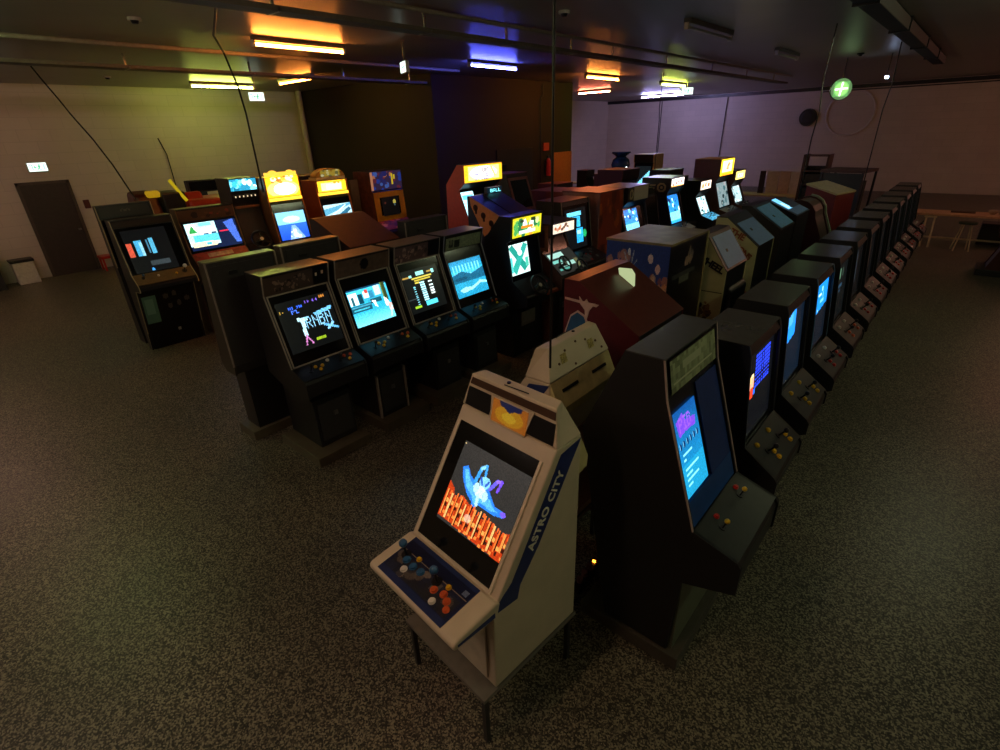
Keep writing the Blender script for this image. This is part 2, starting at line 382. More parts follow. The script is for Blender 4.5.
def cord(label, pts, r=.011):
    return tag(MB().tube(pts, r, 6).build('hanging_cord', black2), label, 'cord')
cord('thin black cord hanging straight down between the two cream cabinets', [(-1.42, 1.98, 1.74), (-1.42, 1.98, 4.16)], .006)
cord('black cord hanging from the duct behind the long right row', [(-2.16, 10.2, 1.0), (-2.16, 10.2, 2.6), (-2.13, 10.2, 3.0), (-2.17, 10.22, 3.4), (-2.14, 10.2, 4.16)])
cord('black cord hanging at the far end of the right row beside the glass cabinet', [(-1.52, 12, 1.3), (-1.52, 12, 3.0), (-1.48, 12, 3.4), (-1.5, 12, 4.0)])
cord('kinked black cord hanging above the row by the left tray', [(-7.6, 3.55, 2.2), (-7.6, 3.55, 3.2), (-7.55, 3.5, 3.5), (-7.3, 3.3, 3.85), (-6.9, 3.05, 3.95), (-5.53, 2.6, 4.165)], .013)
cord('wavy black cord from the left tray down behind the leftmost machine', [(-10.62, 2.0, 3.93), (-10.55, 2.06, 3.75), (-10.4, 2.14, 3.5), (-10.3, 2.2, 3.3), (-10.0, 2.3, 2.95), (-9.85, 2.4, 2.6), (-9.5, 2.45, 2.15), (-9.46, 2.45, 2.127)], .012)
cord('thin cord hanging in front of the lilac part of the back wall', [(-7.1, 15, 1.6), (-7.1, 15, 3.0), (-7.13, 15, 3.3), (-7.1, 15, 4.16)], .012)
cord('cord running down the back wall left of the round speaker', [(-10.0, YB-.04, .6), (-9.95, YB-.04, 4.0)], .02)
cord('cord running down the back wall at the edge of the partition', [(-13.3, YB-.04, .6), (-13.3, YB-.04, 4.0)], .02)
cord('cord hanging down the dark partition wall', [(-10.29, 13.7, 1.2), (-10.29, 13.7, 3.7), (-10.29, 13.8, 3.8), (-10.29, 13.82, 4.1)], .014)
cord('cord running down the green lit left wall', [(-16.45, 5.3, 1.0), (-16.45, 5.3, 2.6), (-16.45, 5.2, 3.0)], .014)

# ------------------------------------------------------------------ signs
def exit_sign(label, loc, rz, s=1.0, strength=1.5):
    o = empty('exit_sign', label, 'exit sign', loc, rz, 'emergency exit signs')
    MB().box(-.03, .03, -.2*s, .2*s, -.11*s, .11*s).build('housing', M('sign housing', '#cfd6d2', .4), o, bevel=.006)
    c = Cv(44, 24, '#dff6ea')
    c.rect(.08, .15, .25, .85, '#38a878').rect(.12, .25, .2, .85, '#eafff4').line(.32, .5, .46, .5, .03, '#2fa070').poly([(.3, .5), (.38, .3), (.38, .7)], '#2fa070')
    c.ell(.62, .24, .045, .08, '#2a9a6a').line(.6, .35, .57, .62, .04, '#2a9a6a').line(.57, .62, .66, .85, .025, '#2a9a6a').line(.57, .62, .48, .8, .025, '#2a9a6a').line(.6, .4, .7, .52, .02, '#2a9a6a').line(.6, .4, .5, .5, .02, '#2a9a6a')
    c.rect(.8, .15, .92, .85, '#58b890', .6)
    picgrid('sign_face', c, (.0315, -.19*s, .1*s), (0, .38*s, 0), (0, 0, -.2*s), PIC('lit sign face', strength), o)
    return o
exit_sign('lit emergency exit sign mounted on the left wall above the dark door', (XL+.06, 2.52, 2.47), 0, .9, 1.9)
e1 = exit_sign('lit green exit sign hanging from the ceiling before the dark partition', (-7.15, 6.0, 3.82), math.radians(-112), .72, 1.6); MB().box(-.01, .01, -.12, .12, .07, .09).box(-.01, .01, -.01, .01, .07, .35).build('hanger', steel, e1)
e2 = exit_sign('small lit exit sign hanging beside the yellow green lamp near the left wall', (-13.1, 6.45, 3.78), math.radians(-20), .85, 2.2); MB().box(-.01, .01, -.01, .01, .1, .39).build('hanger', steel, e2)
e3 = exit_sign('distant lit exit sign under the ceiling near the back wall', (-7.6, 17.85, 3.83), math.radians(-45), .95, 2.2); MB().box(-.01, .01, -.01, .01, .1, .34).build('hanger', steel, e3)
o = empty('round_sign', 'round glowing green sign with a white cross hanging near the back wall', 'sign', (-2.98, 16.0, 3.52), math.radians(-62))
MB().cyl((-.04, 0, 0), (.03, 0, 0), .235, n=32).build('housing', M('green sign rim', '#3f6a48', .4), o)
c = Cv(32, 32, '#4f8a4a'); c.ell(.5, .5, .5, .5, '#6fae5c').ell(.5, .5, .42, .42, '#82bd66').line(.12, .52, .88, .46, .07, '#e8ffd8').line(.52, .1, .46, .9, .07, '#e8ffd8')
cc = picgrid('sign_face', c, (.035, -.16, .16), (0, .32, 0), (0, 0, -.32), PIC('lit round sign', 2.0), o)
MB().cyl((.03, 0, 0), (.034, 0, 0), .225, n=32).build('sign_disc', EM('green disc glow', '#6f9a62', .8), o)
MB().cyl((0, 0, .22), (0, 0, .65), .012).build('hanger', black, o)
o = empty('security_light', 'small blue white light beside the round green sign', 'lamp', (-2.1, 15.9, 3.72)); MB().cyl((0, 0, 0), (0, 0, -.05), .04, .03, 16).build('lens', EM('small blue white light', '#bcd4ff', 25), o); MB().cyl((0, 0, 0), (0, 0, .45), .012).build('hanger', black, o)
for i, (x, y, lb) in enumerate([(-7.67, 2.54, 'small round ceiling detector near the top left corner'), (-14.17, 3.87, 'small ceiling detector above the left wall'), (-4.3, 6.2, 'small round ceiling detector above the middle of the room'), (-2.6, 15.2, 'dark ceiling detector just above the round green sign')]):
    o = empty('ceiling_detector', lb, 'detector', (x, y, HC)); MB().cyl((0, 0, 0), (0, 0, -.03), .07, n=18).build('base', whitep if i < 3 else black, o); MB().cyl((0, 0, -.03), (0, 0, -.06), .045, .03, 18).build('sensor', black, o)
tag(MB().box(0, .05, -.06, .06, -.1, .1).build('wall_switch', M('dark red switch box', '#57221c', .5), bevel=.008), 'small dark red box on the left wall beside the dark door', 'switch').location = (XL, 3.2, 1.57)
o = empty('waste_bin', 'white waste bin with a dark lid by the left wall', 'bin', (-16.2, 1.52, 0))
MB().prismz([(-.16, -.2), (.16, -.2), (.16, .2), (-.16, .2)], 0, .5).build('bin_body', whitep, o, bevel=.02); MB().box(-.18, .18, -.22, .22, .5, .56).build('lid', black, o, bevel=.01)
o = empty('red_stool', 'low red stool standing by the left wall right of the dark door', 'stool', (-16.1, 3.25, 0))
MB().box(-.2, .2, -.28, .28, .3, .36).build('seat', redp, o, bevel=.01)
for a in (-.16, .16):
    for b_ in (-.24, .24): MB().box(a-.02, a+.02, b_-.02, b_+.02, 0, .3).build('leg', redp, o)
tag(MB().box(-.3, .3, -.12, .12, 0, 1.0).build('grey_cupboard', darkgrey, bevel=.01), 'dark cupboard at the left edge beside the waste bin', 'cupboard').location = (-16.1, .95, 0)
o = empty('fire_extinguisher', 'red fire extinguisher on the dark partition left of the orange door', 'fire extinguisher', (-10.24, 14.05, 1.55))
MB().lathe([(.02, .52), (.03, .5), (.075, .44), (.08, .4), (.08, 0)][::-1], 16).build('cylinder', redp, o, smooth=True)
MB().box(-.02, .02, -.06, .03, .52, .58).build('handle', black, o); MB().tube([(0, .04, .52), (0, .1, .4), (0, .1, .1)], .012).build('hose', black, o)
tag(MB().box(-10.34, -10.31, 13.9, 14.18, 2.28, 2.5).build('safety_sign', M('orange red sign', '#c04a28', .5)), 'small orange red sign on the dark partition above the fire extinguisher', 'sign')

# ================================================================== ARCADE CABINETS
EMI = lambda s: PIC('display glow %.2f' % s, s, .25)
PRT = PIC('printed picture', 0, .3)
def lerp(a, b, t): return (a[0]+(b[0]-a[0])*t, a[1]+(b[1]-a[1])*t)
def nrm(p0, p1):
    dx, dz = p1[0]-p0[0], p1[1]-p0[1]; L = math.hypot(dx, dz); return (-dz/L, dx/L)
def pic_on(name, cv, p0, p1, y0, y1, off, mat, parent, t0=0.0, t1=1.0):
    """picture lying on slanted line p0(top)->p1(bottom), seen from the front, y0 left"""
    n = nrm(p0, p1); a = lerp(p0, p1, t0); b = lerp(p0, p1, t1)
    return picgrid(name, cv, (a[0]+n[0]*off, y0, a[1]+n[1]*off), (0, y1-y0, 0), (b[0]-a[0], 0, b[1]-a[1]), mat, parent)
def on_panel(p0, p1, y, t, h):
    n = nrm(p0, p1); a = lerp(p0, p1, t); return Vector((a[0]+n[0]*h, y, a[1]+n[1]*h))
def stick(parent, p0, p1, y, t, ballmat, s=1.0):
    q = lambda h: on_panel(p0, p1, y, t, h)
    b = MB().cyl(q(0), q(.006), .022*s, n=14).cyl(q(.006), q(.06*s), .006*s, n=8).build('joystick', black2, parent)
    MB().ball(q(.07*s), .018*s).build('ball_top', ballmat, b, smooth=True)
def btn(parent, p0, p1, y, t, mat, r=.014):
    q = lambda h: on_panel(p0, p1, y, t, h)
    MB().cyl(q(0), q(.008), r*1.25, n=14).cyl(q(.006), q(.016), r, r*.9, 14).build('button', mat, parent, smooth=True)
def wheel(parent, c, axis, R, mat=black2):
    ax = Vector(axis).normalized(); c = Vector(c)
    o = MB().torus(c, ax, R, R*.13, 30, 8).cyl(c-ax*.01, c+ax*.012, R*.3, n=16).build('steering_wheel', mat, parent, smooth=True)
    u = ax.orthogonal().normalized(); v = ax.cross(u); s_ = MB()
    for k in range(3):
        a = 2*math.pi*k/3+.5; s_.cyl(c, c+(u*math.cos(a)+v*math.sin(a))*R, R*.09, n=6)
    s_.build('spoke', mat, o); MB().cyl(c+ax*.012, c+ax*.02, R*.2, n=14).build('hub', whitep, o)
    MB().cyl(c, c-ax*.12, R*.2, n=12).build('column', black, o)
def upright(label, loc, rz, W, P, group=None, name='arcade_cabinet', cat='arcade cabinet'):
    g = lambda k, d=None: P.get(k, d)
    o = empty(name, label, cat, loc, rz, group); h = W/2
    H, D = g('H', 1.8), g('D', .28)
    T = (g('xm', .04), H); Mb = (g('xmb', g('xm', .04)-.02), g('mz', H-.2)); Zb = (g('xb', 0), g('zb', g('mz', H-.2)))
    Zc = (g('xc', .215), g('zc', .95)); Pe = (g('xp', .42), g('zp', .89)); xf = g('xf', .2); zu = g('zu', .62); zb0 = g('z0', 0)
    nose = [(Pe[0]+.02, Pe[1]-.03), (Pe[0]+.02, Pe[1]-g('ph', .2))]
    front = [T, Mb, Zb, Zc, Pe]+nose
    sm, bm = g('side', black), g('body', black)
    th = .02; ins = g('recess', .012)+.01
    if g('head'):     # monitor head on a narrower pedestal
        side = [(-D, .80), (-D, H)]+front+[(xf, zu-.02), (-.04, .72)]
        inner = [(-D+.005, .81), (-D+.005, H-.006), (T[0]-.01, H-.006), (Mb[0]-.015, Mb[1]), (Zb[0]-ins, Zb[1]), (Zc[0]-ins, Zc[1]-.012), (Pe[0]-.01, Pe[1]-.012), (Pe[0]+.01, Pe[1]-.04), (Pe[0]+.01, nose[1][1]+.01), (xf, zu), (-.04, .73)]
        pw = g('pw', .5)*W/2; py = g('py', 0)
        ped = MB().prism([(-D+.03, .1), (-D+.03, .79), (-.04, .71), (xf, zu-.02), (xf+.1, .6), (xf+.12, .1)], -pw+py, pw+py).build('pedestal', g('ped', black), o)
        MB().box(xf+.12, xf+.13, -pw+py+.03, pw+py-.03, .16, .56).build('coin_door', darkgrey, ped); MB().box(xf+.13, xf+.145, py-.02, py+.02, .4, .44).build('coin_slot', steel, ped)
        for s in ((-1, 1) if g('strips') else ()): MB().box(xf+.1, xf+.135, py+s*pw-.008, py+s*pw+.008, .1, .6).build('edge_strip', trim, ped)
        MB().box(-D+.03, .48, -h+.03+g('ply', 0), h-.03+g('ply', 0), 0, .1).build('plinth', woodk, o, bevel=.006)
    else:
        side = [(-D, zb0), (-g('Dt', D), H)]+front+[(xf, zu), (g('xf0', xf), zb0)]
        if g('backk'): side = [(-D, zb0), (-g('backk')[0], g('backk')[1]), (-g('Dt', D), H)]+side[2:]
        inner = [(-D+.01, zb0+.005), (-g('Dt', D)+.006, H-.006), (T[0]-.01, H-.006), (Mb[0]-.015, Mb[1]), (Zb[0]-ins, Zb[1]), (Zc[0]-ins, Zc[1]-.012), (Pe[0]-.01, Pe[1]-.012), (Pe[0]+.01, Pe[1]-.04), (Pe[0]+.01, nose[1][1]+.01), (xf-.01, zu), (g('xf0', xf)-.01, zb0+.005)]
        if g('backk'): inner = [inner[0], (-g('backk')[0]+.01, g('backk')[1])]+inner[1:]
        if g('door', True):
            a, b_ = (xf, zu), (g('xf0', xf), zb0); 
            cdr = MB().slab(lerp(a, b_, .2), lerp(a, b_, .8), -h*.5, h*.5, .012, -.004).build('coin_door', g('doormat', darkgrey), o)
            for s in (-1, 1): MB().slab(lerp(a, b_, .3), lerp(a, b_, .4), s*h*.2-.025, s*h*.2+.025, .01, .008).build('coin_slot', steel, cdr)
    MB().prism(side, -h, -h+th).build('side_panel', sm, o); MB().prism(side, h-th, h).build('side_panel', sm, o)
    MB().prism(inner, -h+th, h-th).build('body', bm, o)
    MB().slab((-g('Dt', D)+.004, H+.002), (T[0]+.004, H+.002), -h-.001, h+.001, .006, -.004).build('top_panel', g('top', satin), o)
    tm = g('trim', trim)
    if tm:
        for s in (-1, 1):
            e = MB(); y0, y1 = (s*h-.008, s*h+.004) if s > 0 else (s*h-.004, s*h+.008)
            pts = [T, Mb, Zb, Zc] if Mb != Zb else [T, Mb, Zc]
            if g('trimall'): pts += [Pe]+nose+[(xf, zu), (g('xf0', xf), max(zb0, .02))]
            for a, b_ in zip(pts[:-1], pts[1:]): e.slab(a, b_, y0, y1, .006, -.003)
            e.build('edge_trim', tm, o)
    # marquee
    mo = .0
    mq = MB().slab((T[0]-.01, H-.012), Mb, -h+th, h-th, .012, -.012).build('marquee_panel', g('mqmat', black2), o)
    if g('marquee'):
        mw = g('mqw', .9)*h; pic_on('marquee_picture', g('marquee'), T, Mb, -mw+g('mqy', 0), mw+g('mqy', 0), .003, g('mqpic', PRT), mq, *g('mqt', (.12, .9)))
    if g('bar'):
        MB().slab((Mb[0], Mb[1]), (Mb[0]+.005, Mb[1]-.05), -h+th, h-th, .03, 0).build('light_bar', g('bar'), o)
    # bezel and tube
    rc = g('recess', .012)
    bz = MB().slab(Zb, Zc, -h+th, h-th, .006, -rc-.006).build('bezel', g('bezel', glass_dark), o)
    if g('frame'):
        f = MB(); fw = g('fw', .012); fm = g('frame')
        for s in (-1, 1):
            ya = s*(h-th-fw*.5); f.slab(Zb, Zc, ya-fw/2, ya+fw/2, .012, -rc)
        f.slab(Zb, lerp(Zb, Zc, fw/.65), -h+th, h-th, .012, -rc); f.slab(lerp(Zb, Zc, 1-fw/.65), Zc, -h+th, h-th, .012, -rc)
        f.build('bezel_frame', fm, o)
    for sc_ in g('screens', []):
        cv, mt, ya, yb, ta, tb = sc_
        pic_on('screen', cv, Zb, Zc, ya*W-h, yb*W-h, -rc+.004, mt, bz, ta, tb)
    # control panel
    cp = MB().slab(Zc, Pe, -h+.004, h-.004, .012, -.012).build('control_panel', g('cp', black2), o)
    if g('cpic'): pic_on('panel_print', g('cpic'), Zc, Pe, -h*.94, h*.94, .002, g('cpmat', PRT), cp)
    for c in g('controls', []):
        if c[0] == 's': stick(cp, Zc, Pe, c[1]*W-h, c[2], c[3], c[4] if len(c) > 4 else 1)
        elif c[0] == 'b': btn(cp, Zc, Pe, c[1]*W-h, c[2], c[3], c[4] if len(c) > 4 else .014)
        elif c[0] == 'w':
            q = on_panel(Zc, Pe, c[1]*W-h, c[2], .12); wheel(cp, q, (.75, 0, .55), c[3])
    if g('lower'):
        pic_on('front_print', g('lower'), (xf, zu), (g('xf0', xf), zb0), -h*.9, h*.9, .004, PRT, o)
    if g('sideart'):
        cv, (ax, az), (bx, bz_) = g('sideart')
        picgrid('side_art', cv, (ax, -h-.003, az), (bx-ax, 0, 0), (0, 0, bz_-az), PRT, o)
    return o

# ---------------------------------------------------------------- pictures for screens
def s_title():   # blue score row, white cyan logo
    c = Cv(60, 56, '#050708'); c.text('12', .02, .16, .1, .22, '#c8a040'); c.text('HI 20', .2, .12, .45, .18, '#3a6cff').text('1000', .5, .07, .75, .13, '#7a5cd8').text('00', .8, .03, .9, .09, '#c07a30')
    c.text('PTL', .24, .2, .36, .26, '#4d7cff')
    c.poly([(.28, .36), (.48, .38), (.46, .44), (.4, .44), (.38, .74), (.32, .74), (.33, .44), (.28, .43)], '#bff0ff').text('RNBN', .42, .38, .9, .6, '#8fd0f4').poly([(.6, .34), (.98, .28), (.94, .36), (.62, .4)], '#6fc0f0').line(.74, .62, .96, .74, .02, '#66b8ee').line(.78, .72, .9, .62, .02, '#8fd0ff')
    c.line(.36, .7, .3, .9, .012, '#c77ab8').line(.36, .76, .42, .9, .012, '#c77ab8').rect(.5, .83, .68, .87, '#8fae22').noise(.35); return c
def s_street():
    c = Cv(64, 50, '#2aa8c8'); c.vgrad('#47c4e0', '#2e9fc0', 0, .4).rect(0, 0, 1, .04, '#0c3a58').rect(.02, .1, .22, .42, '#e8f2ea').rect(.06, .2, .12, .42, '#1c5a6a').rect(.24, .16, .34, .42, '#083848').rect(.38, .12, .5, .3, '#ffe9d8').rect(.42, .08, .5, .18, '#c8403a').rect(.52, .14, .62, .34, '#2b7da0').rect(.66, .05, .82, .3, '#bfe9f4')
    c.rect(.84, 0, .95, .5, '#5b7432').rect(.88, 0, .95, .5, '#2e3a1c').rect(0, .45, .5, .62, '#114a5e').rect(.02, .47, .48, .5, '#3f8fa8').rect(.5, .36, .78, .48, '#124a58').vgrad('#28a6cc', '#74ddf0', .62, 1).rect(.04, .54, .44, .58, '#3ea7bb').ell(.6, .5, .03, .09, '#e8f8ff').line(.55, .42, .63, .6, .015, '#e8f8ff').ell(.88, .55, .04, .12, '#ffe9d0').line(.85, .42, .98, .68, .015, '#f3ffff').rect(.9, .6, 1, .8, '#d0a8a0').line(.9, .95, .98, .7, .02, '#b8f4ff').noise(.3); return c
def s_scores():
    c = Cv(56, 56, '#060809')
    c.rect(.02, .14, .2, .18, '#a8863a').rect(.2, .12, .26, .18, '#8fe0e0').rect(.4, .08, .6, .16, '#8fdcd0').rect(.7, .1, .86, .14, '#a8863a').rect(.82, .09, .9, .17, '#8fe0e0').rect(.25, .2, .55, .24, '#c8b84a').rect(.3, .25, .75, .28, '#b8a83a').rect(.3, .3, .42, .34, '#c8b84a').rect(.55, .2, .8, .23, '#c8b84a')
    for k in range(9): c.rect(.42, .33+k*.05, .56, .36+k*.05, '#b8f4ff').rect(.24, .4+k*.05, .29, .42+k*.05, '#7ac8d8')
    for y in (.34, .42, .5, .56, .62): c.rect(.66, y, .76, y+.04, '#d8e8e8')
    c.rect(.44, .78, .76, .9, '#50d0f0').rect(.12, .84, .3, .9, '#90b828').rect(.0, .66, .3, .67, '#3a4448'); return c
def s_forest():
    c = Cv(60, 50, '#1ea0d0'); c.vgrad('#2488b8', '#2bb6dc', 0, .35)
    for k in range(9): x = .06+.1*k; c.rect(x, .12, x+.035, .36+.04*(k % 3), '#86e8ff')
    c.rect(.0, .3, 1, .4, '#48c8e8', .6).poly([(0, .38), (.3, .3), (.6, .42), (1, .3), (1, .62), (0, .6)], '#0f5d80').vgrad('#2aa4cc', '#1f94be', .6, 1).poly([(.1, .8), (.3, .74), (.5, .78), (.8, .66), (1, .72), (1, .78), (.8, .74), (.5, .86), (.2, .88)], '#9cf0ff').ell(.25, .5, .2, .05, '#0b4866').noise(.35); return c
def s_race(bg='#3fb8c8'):
    c = Cv(48, 60, '#d8f4f0'); c.poly([(.0, .1), (.2, .0), (.9, .8), (.7, .95)], '#1f8f80').poly([(.8, 0), (1, .1), (.25, 1), (.05, .8)], '#2aa294').rect(.0, .4, .12, .9, '#52c4c0').ell(.55, .3, .12, .1, '#e8fff8').rect(.8, .5, .95, .8, '#4fb8a0').noise(.25); return c
def s_blue(seed=1):
    c = Cv(44, 50, '#1b86d8'); c.r = np.random.RandomState(seed); c.vgrad('#1a70c8', '#2ca4e8').spots(14, ['#d8f8ff', '#62d0ff', '#0c3f88', '#052048'], 0, 0, 1, .6, .03, .1).rect(0, .6, 1, .9, '#7fdcff').noise(.35, cell=2); return c
def s_white(seed=1):
    c = Cv(40, 44, '#c8e8ec'); c.r = np.random.RandomState(seed); c.spots(16, ['#ffffff', '#70a8b0', '#2a4a50', '#e8fff8', '#8ab8c0'], 0, 0, 1, 1, .03, .12).noise(.3); return c
def s_wing():    # winged horned shape above burning strokes
    c = Cv(110, 84, '#2c2b29'); r = random.Random(3)
    c.poly([(.1, .3), (.17, .25), (.24, .33), (.34, .38), (.44, .4), (.52, .36), (.58, .4), (.7, .5), (.84, .5), (.86, .56), (.7, .6), (.58, .6), (.46, .6), (.42, .68), (.38, .6), (.28, .55), (.16, .42)], '#2a84f8')
    c.poly([(.14, .31), (.19, .29), (.26, .38), (.36, .44), (.48, .46), (.6, .46), (.7, .53), (.78, .53), (.68, .57), (.5, .56), (.42, .62), (.36, .54), (.24, .48)], '#5fc0ff')
    c.line(.34, .36, .36, .2, .022, '#3aa6ff').line(.36, .2, .42, .15, .018, '#8fdcff').line(.42, .15, .44, .24, .016, '#3aa6ff')
    c.line(.56, .36, .62, .24, .02, '#6a60ff').line(.62, .24, .68, .22, .016, '#9a70ff').line(.68, .22, .66, .34, .016, '#7a50ff')
    c.ell(.47, .33, .08, .07, '#8fdcff').ell(.45, .45, .08, .07, '#dffaff').ell(.38, .43, .04, .06, '#bff0ff').ell(.53, .47, .04, .06, '#bff0ff').line(.44, .5, .46, .6, .02, '#bff0ff').ell(.83, .53, .04, .03, '#7a5cff')
    c.line(.4, .3, .44, .36, .012, '#2a60d0').line(.52, .3, .49, .36, .012, '#2a60d0').ell(.02, .03, .01, .01, '#ffd890')
    c.poly([(0, .52), (.1, .58), (.14, .68), (.26, .6), (.42, .66), (.56, .72), (.72, .66), (.86, .74), (1, .66), (1, 1), (.0, .96)], '#c03a10')
    for k in range(13):
        x = .015+.077*k; t = .6+.06*r.random()+.012*k*.3; b = .9+.08*r.random()
        c.rect(x, t, x+.022, b, ['#ff9a48', '#ffc070', '#ff7a30'][k % 3]).rect(x+.022, t+.02, x+.034, b-.02, '#2a0a04')
        y = t+.08+.1*r.random(); c.rect(x+.034, y, x+.07, y+.045, '#ffa850').rect(x+.034, y+.06, x+.062, y+.1, '#3a1006').rect(x+.04, y+.15, x+.075, y+.185, '#ff8a3a').rect(x+.05, t, x+.072, t+.05, '#ff6a28')
    c.ell(.42, .8, .05, .05, '#ffd0b0', .6).noise(.3); return c
def s_bluecurve():
    c = Cv(60, 80, '#0f5ea8'); c.vgrad('#0d4f98', '#1aa0d8').rect(.0, .62, 1, 1, '#1c9ccc').poly([(.1, .12), (.4, .06), (.45, .16), (.9, .2), (.85, .3), (.4, .28), (.15, .3)], '#7a48e0').text('PIB', .2, .1, .7, .26, '#9a5cff')
    for k in range(6): x = .08+.15*k; c.ell(x+.04, .4, .05, .035, '#0b2c60').rect(x, .36, x+.02, .42, '#8fe0ff')
    for y in (.5, .56, .68, .74, .8, .86): c.rect(.15, y, .2+.55*((y*7.3) % 1), y+.025, '#8ff0ff')
    c.noise(.2); return c
# controls sets
Y, R_, W_, O_, K_ = yellowp, redp, whitep, orangep, black2
two_players = [('s', .2, .5, K_), ('b', .3, .35, Y), ('b', .34, .6, Y), ('b', .4, .4, Y), ('b', .52, .2, W_), ('s', .68, .45, K_), ('b', .78, .3, O_), ('b', .82, .6, Y), ('b', .88, .35, O_)]

# ================================================================== ROW OF FOUR (front left)
rowA = dict(top=M('satin row top', '#76726c', .3), H=1.795, D=.28, xm=.04, xmb=.0, mz=1.605, zb=1.605, xb=0, xc=.225, zc=.955, xp=.42, zp=.885, ph=.18, xf=.2, zu=.62, head=True, frame=trim, fw=.014, trim=trim)
def rowA_cab(i, label, P):
    p = dict(rowA); p.update(P)
    return upright(label, (-4.49, 1.888+.33+.729*i, 0), 0, .66, p, 'row of four dark uprights at front left')
mq1 = Cv(60, 16, '#4a3f38'); mq1.spots(40, ['#7a685c', '#8a7868', '#2c2420'], .15, .2, .7, .9, .01, .03).rect(.75, .0, .98, 1, '#0c0b0b').ell(.8, .4, .025, .09, '#c8b8a0').ell(.9, .35, .025, .09, '#c8b8a0')
rowA_cab(0, 'dark upright with a white blue logo on its black screen, nearest of four', dict(mqt=(.1, .98), mqw=.98, marquee=mq1, top=M('satin row top', '#76726c', .3), frame=trim, screens=[(s_title(), EMI(1.5), .1, .93, .12, .82)], controls=two_players, pw=.62, ply=-.08, py=-.04))
mq2 = Cv(60, 16, '#5c4a3c'); mq2.ell(.52, .45, .08, .35, '#181210').noise(.2, cell=3)
rowA_cab(1, 'dark upright showing a bright cyan street scene, second of the front four', dict(mqt=(.1, .98), mqw=.98, marquee=mq2, screens=[(s_street(), EMI(1.9), .1, .84, .2, .76)], controls=two_players, pw=.55, py=-.06, strips=True))
mq3 = Cv(60, 16, '#5a4648'); mq3.spots(40, ['#8a706c', '#6a5454', '#9c827c', '#342828'], .03, .2, .72, .95, .01, .04).rect(.74, 0, 1, 1, '#14100f')
rowA_cab(2, 'dark upright with yellow and cyan score lines on a black screen, third of four', dict(mqt=(.1, .98), mqw=.98, marquee=mq3, screens=[(s_scores(), EMI(1.8), .06, .86, .14, .84)], controls=two_players, pw=.62, py=.05))
mq4 = Cv(60, 16, '#8c9270'); mq4.rect(.08, .2, .2, .8, '#2a2c20').rect(.24, .25, .38, .85, '#262a1e').ell(.14, .4, .05, .2, '#6f7258').noise(.2, cell=2)
rowA_cab(3, 'dark upright with a wide blue forest picture and pale green header, fourth of four', dict(marquee=mq4, mqt=(.2, .95), frame=None, screens=[(s_forest(), EMI(1.6), .05, .87, .2, .84)], controls=two_players, pw=.62, trim=M('bluish edge moulding', '#8a8a98', .35)))

# ================================================================== cabinets seen from behind (facing left wall)
def rear_cab(label, loc, W, H=1.88, top=satin, D1=.14, D2=.28, pedestal=True, edge=trim, group='dark cabinets turned away behind the row of four'):
    o = empty('arcade_cabinet', label, 'arcade cabinet', loc, 0, group); h = W/2
    poly = [(-D1, H), (0, H), (.02, .86), (0, .76), (-.2, .76), (-D2, .84)]
    MB().prism(poly, -h, -h+.02).build('side_panel', M('dark olive side', '#38332a', .45), o); MB().prism(poly, h-.02, h).build('side_panel', MATS['dark olive side'], o)
    MB().prism([(-D1+.01, H-.006), (-.01, H-.006), (.008, .86), (-.012, .77), (-.2, .77), (-D2+.01, .84)], -h+.02, h-.02).build('body', darkgrey, o)
    MB().box(-D1-.01, .004, -h-.002, h+.002, H-.004, H+.008).build('top_panel', top, o)
    for s in (-1, 1): MB().slab((0, H), (.02, .86), s*h-.008, s*h+.008, .006, -.002).build('edge_trim', edge, o)
    bp = MB().slab((-.01, H-.04), (.0, .9), -h+.05, h-.05, .006, 0).build('back_panel', darkgrey, o)
    MB().slab((.004, H-.1), (.006, H-.13), -h*.45, -h*.2, .008, .0).build('cable_slot', black2, bp)
    sd = MB().slab((-D1-.008, H-.2), (-D2-.005, 1.0), -h+.05, h-.05, .008, -.0).build('screen', glass_dark, o)
    MB().box(-D2-.13, -D2+.02, -h+.04, h-.04, .8, .9).build('control_panel', black2, o)
    if pedestal:
        MB().box(-.3, -.03, -h+.1, h-.1, .1, .77).build('pedestal', black, o)
    MB().box(-.34, .02, -h+.01, h-.01, 0, .1).build('plinth', woodk, o, bevel=.005)
    return o
greentop = M('greenish grey top', '#6b6d5a', .3)
rear_cab('dark cabinet seen from behind at the left end, standing before the row of four', (-5.02, 1.99, 0), .66, top=greentop)
rear_cab('dark cabinet seen from behind, its top just in front of the tall yellow lit machine', (-5.02, 2.72, 0), .66, H=1.90, top=greentop)
# red brown machine with big sloping back
def sloped(label, loc, W, zt, zl, d, dflat, side, slope, backm=None, group=None, name='arcade_cabinet', z_low=None, extra=None):
    """cabinet turned away (faces -x): flat top then a slope down to the back edge at local x=0"""
    o = empty(name, label, 'arcade cabinet', loc, 0, group); h = W/2
    poly = [(-d-.25, 0), (-d-.25, .8), (-d, 1.05), (-d, zt), (-d+dflat, zt), (0, zl), (0, 0)]
    MB().prism(poly, -h, -h+.02).build('side_panel', side, o); MB().prism(poly, h-.02, h).build('side_panel', side, o)
    MB().prism([(p[0]*.985-.004, p[1]*.996) for p in poly], -h+.02, h-.02).build('body', backm or black, o)
    MB().slab((-d+dflat, zt), (0, zl), -h+.0, h-.0, .006, .0).build('sloping_back', slope, o)
    MB().box(-d, -d+dflat, -h, h, zt-.004, zt+.006).build('top_panel', slope, o)
    MB().slab((-d, zt-.15), (-d+.001, 1.1), -h+.05, h-.05, .0, 0).v
    MB().box(-d-.012, -d, -h+.05, h-.05, 1.1, zt-.15).build('screen', glass_dark, o)
    MB().box(-d-.27, -d-.0, -h+.01, h-.01, .8, .84).build('control_panel', black2, o)
    return o
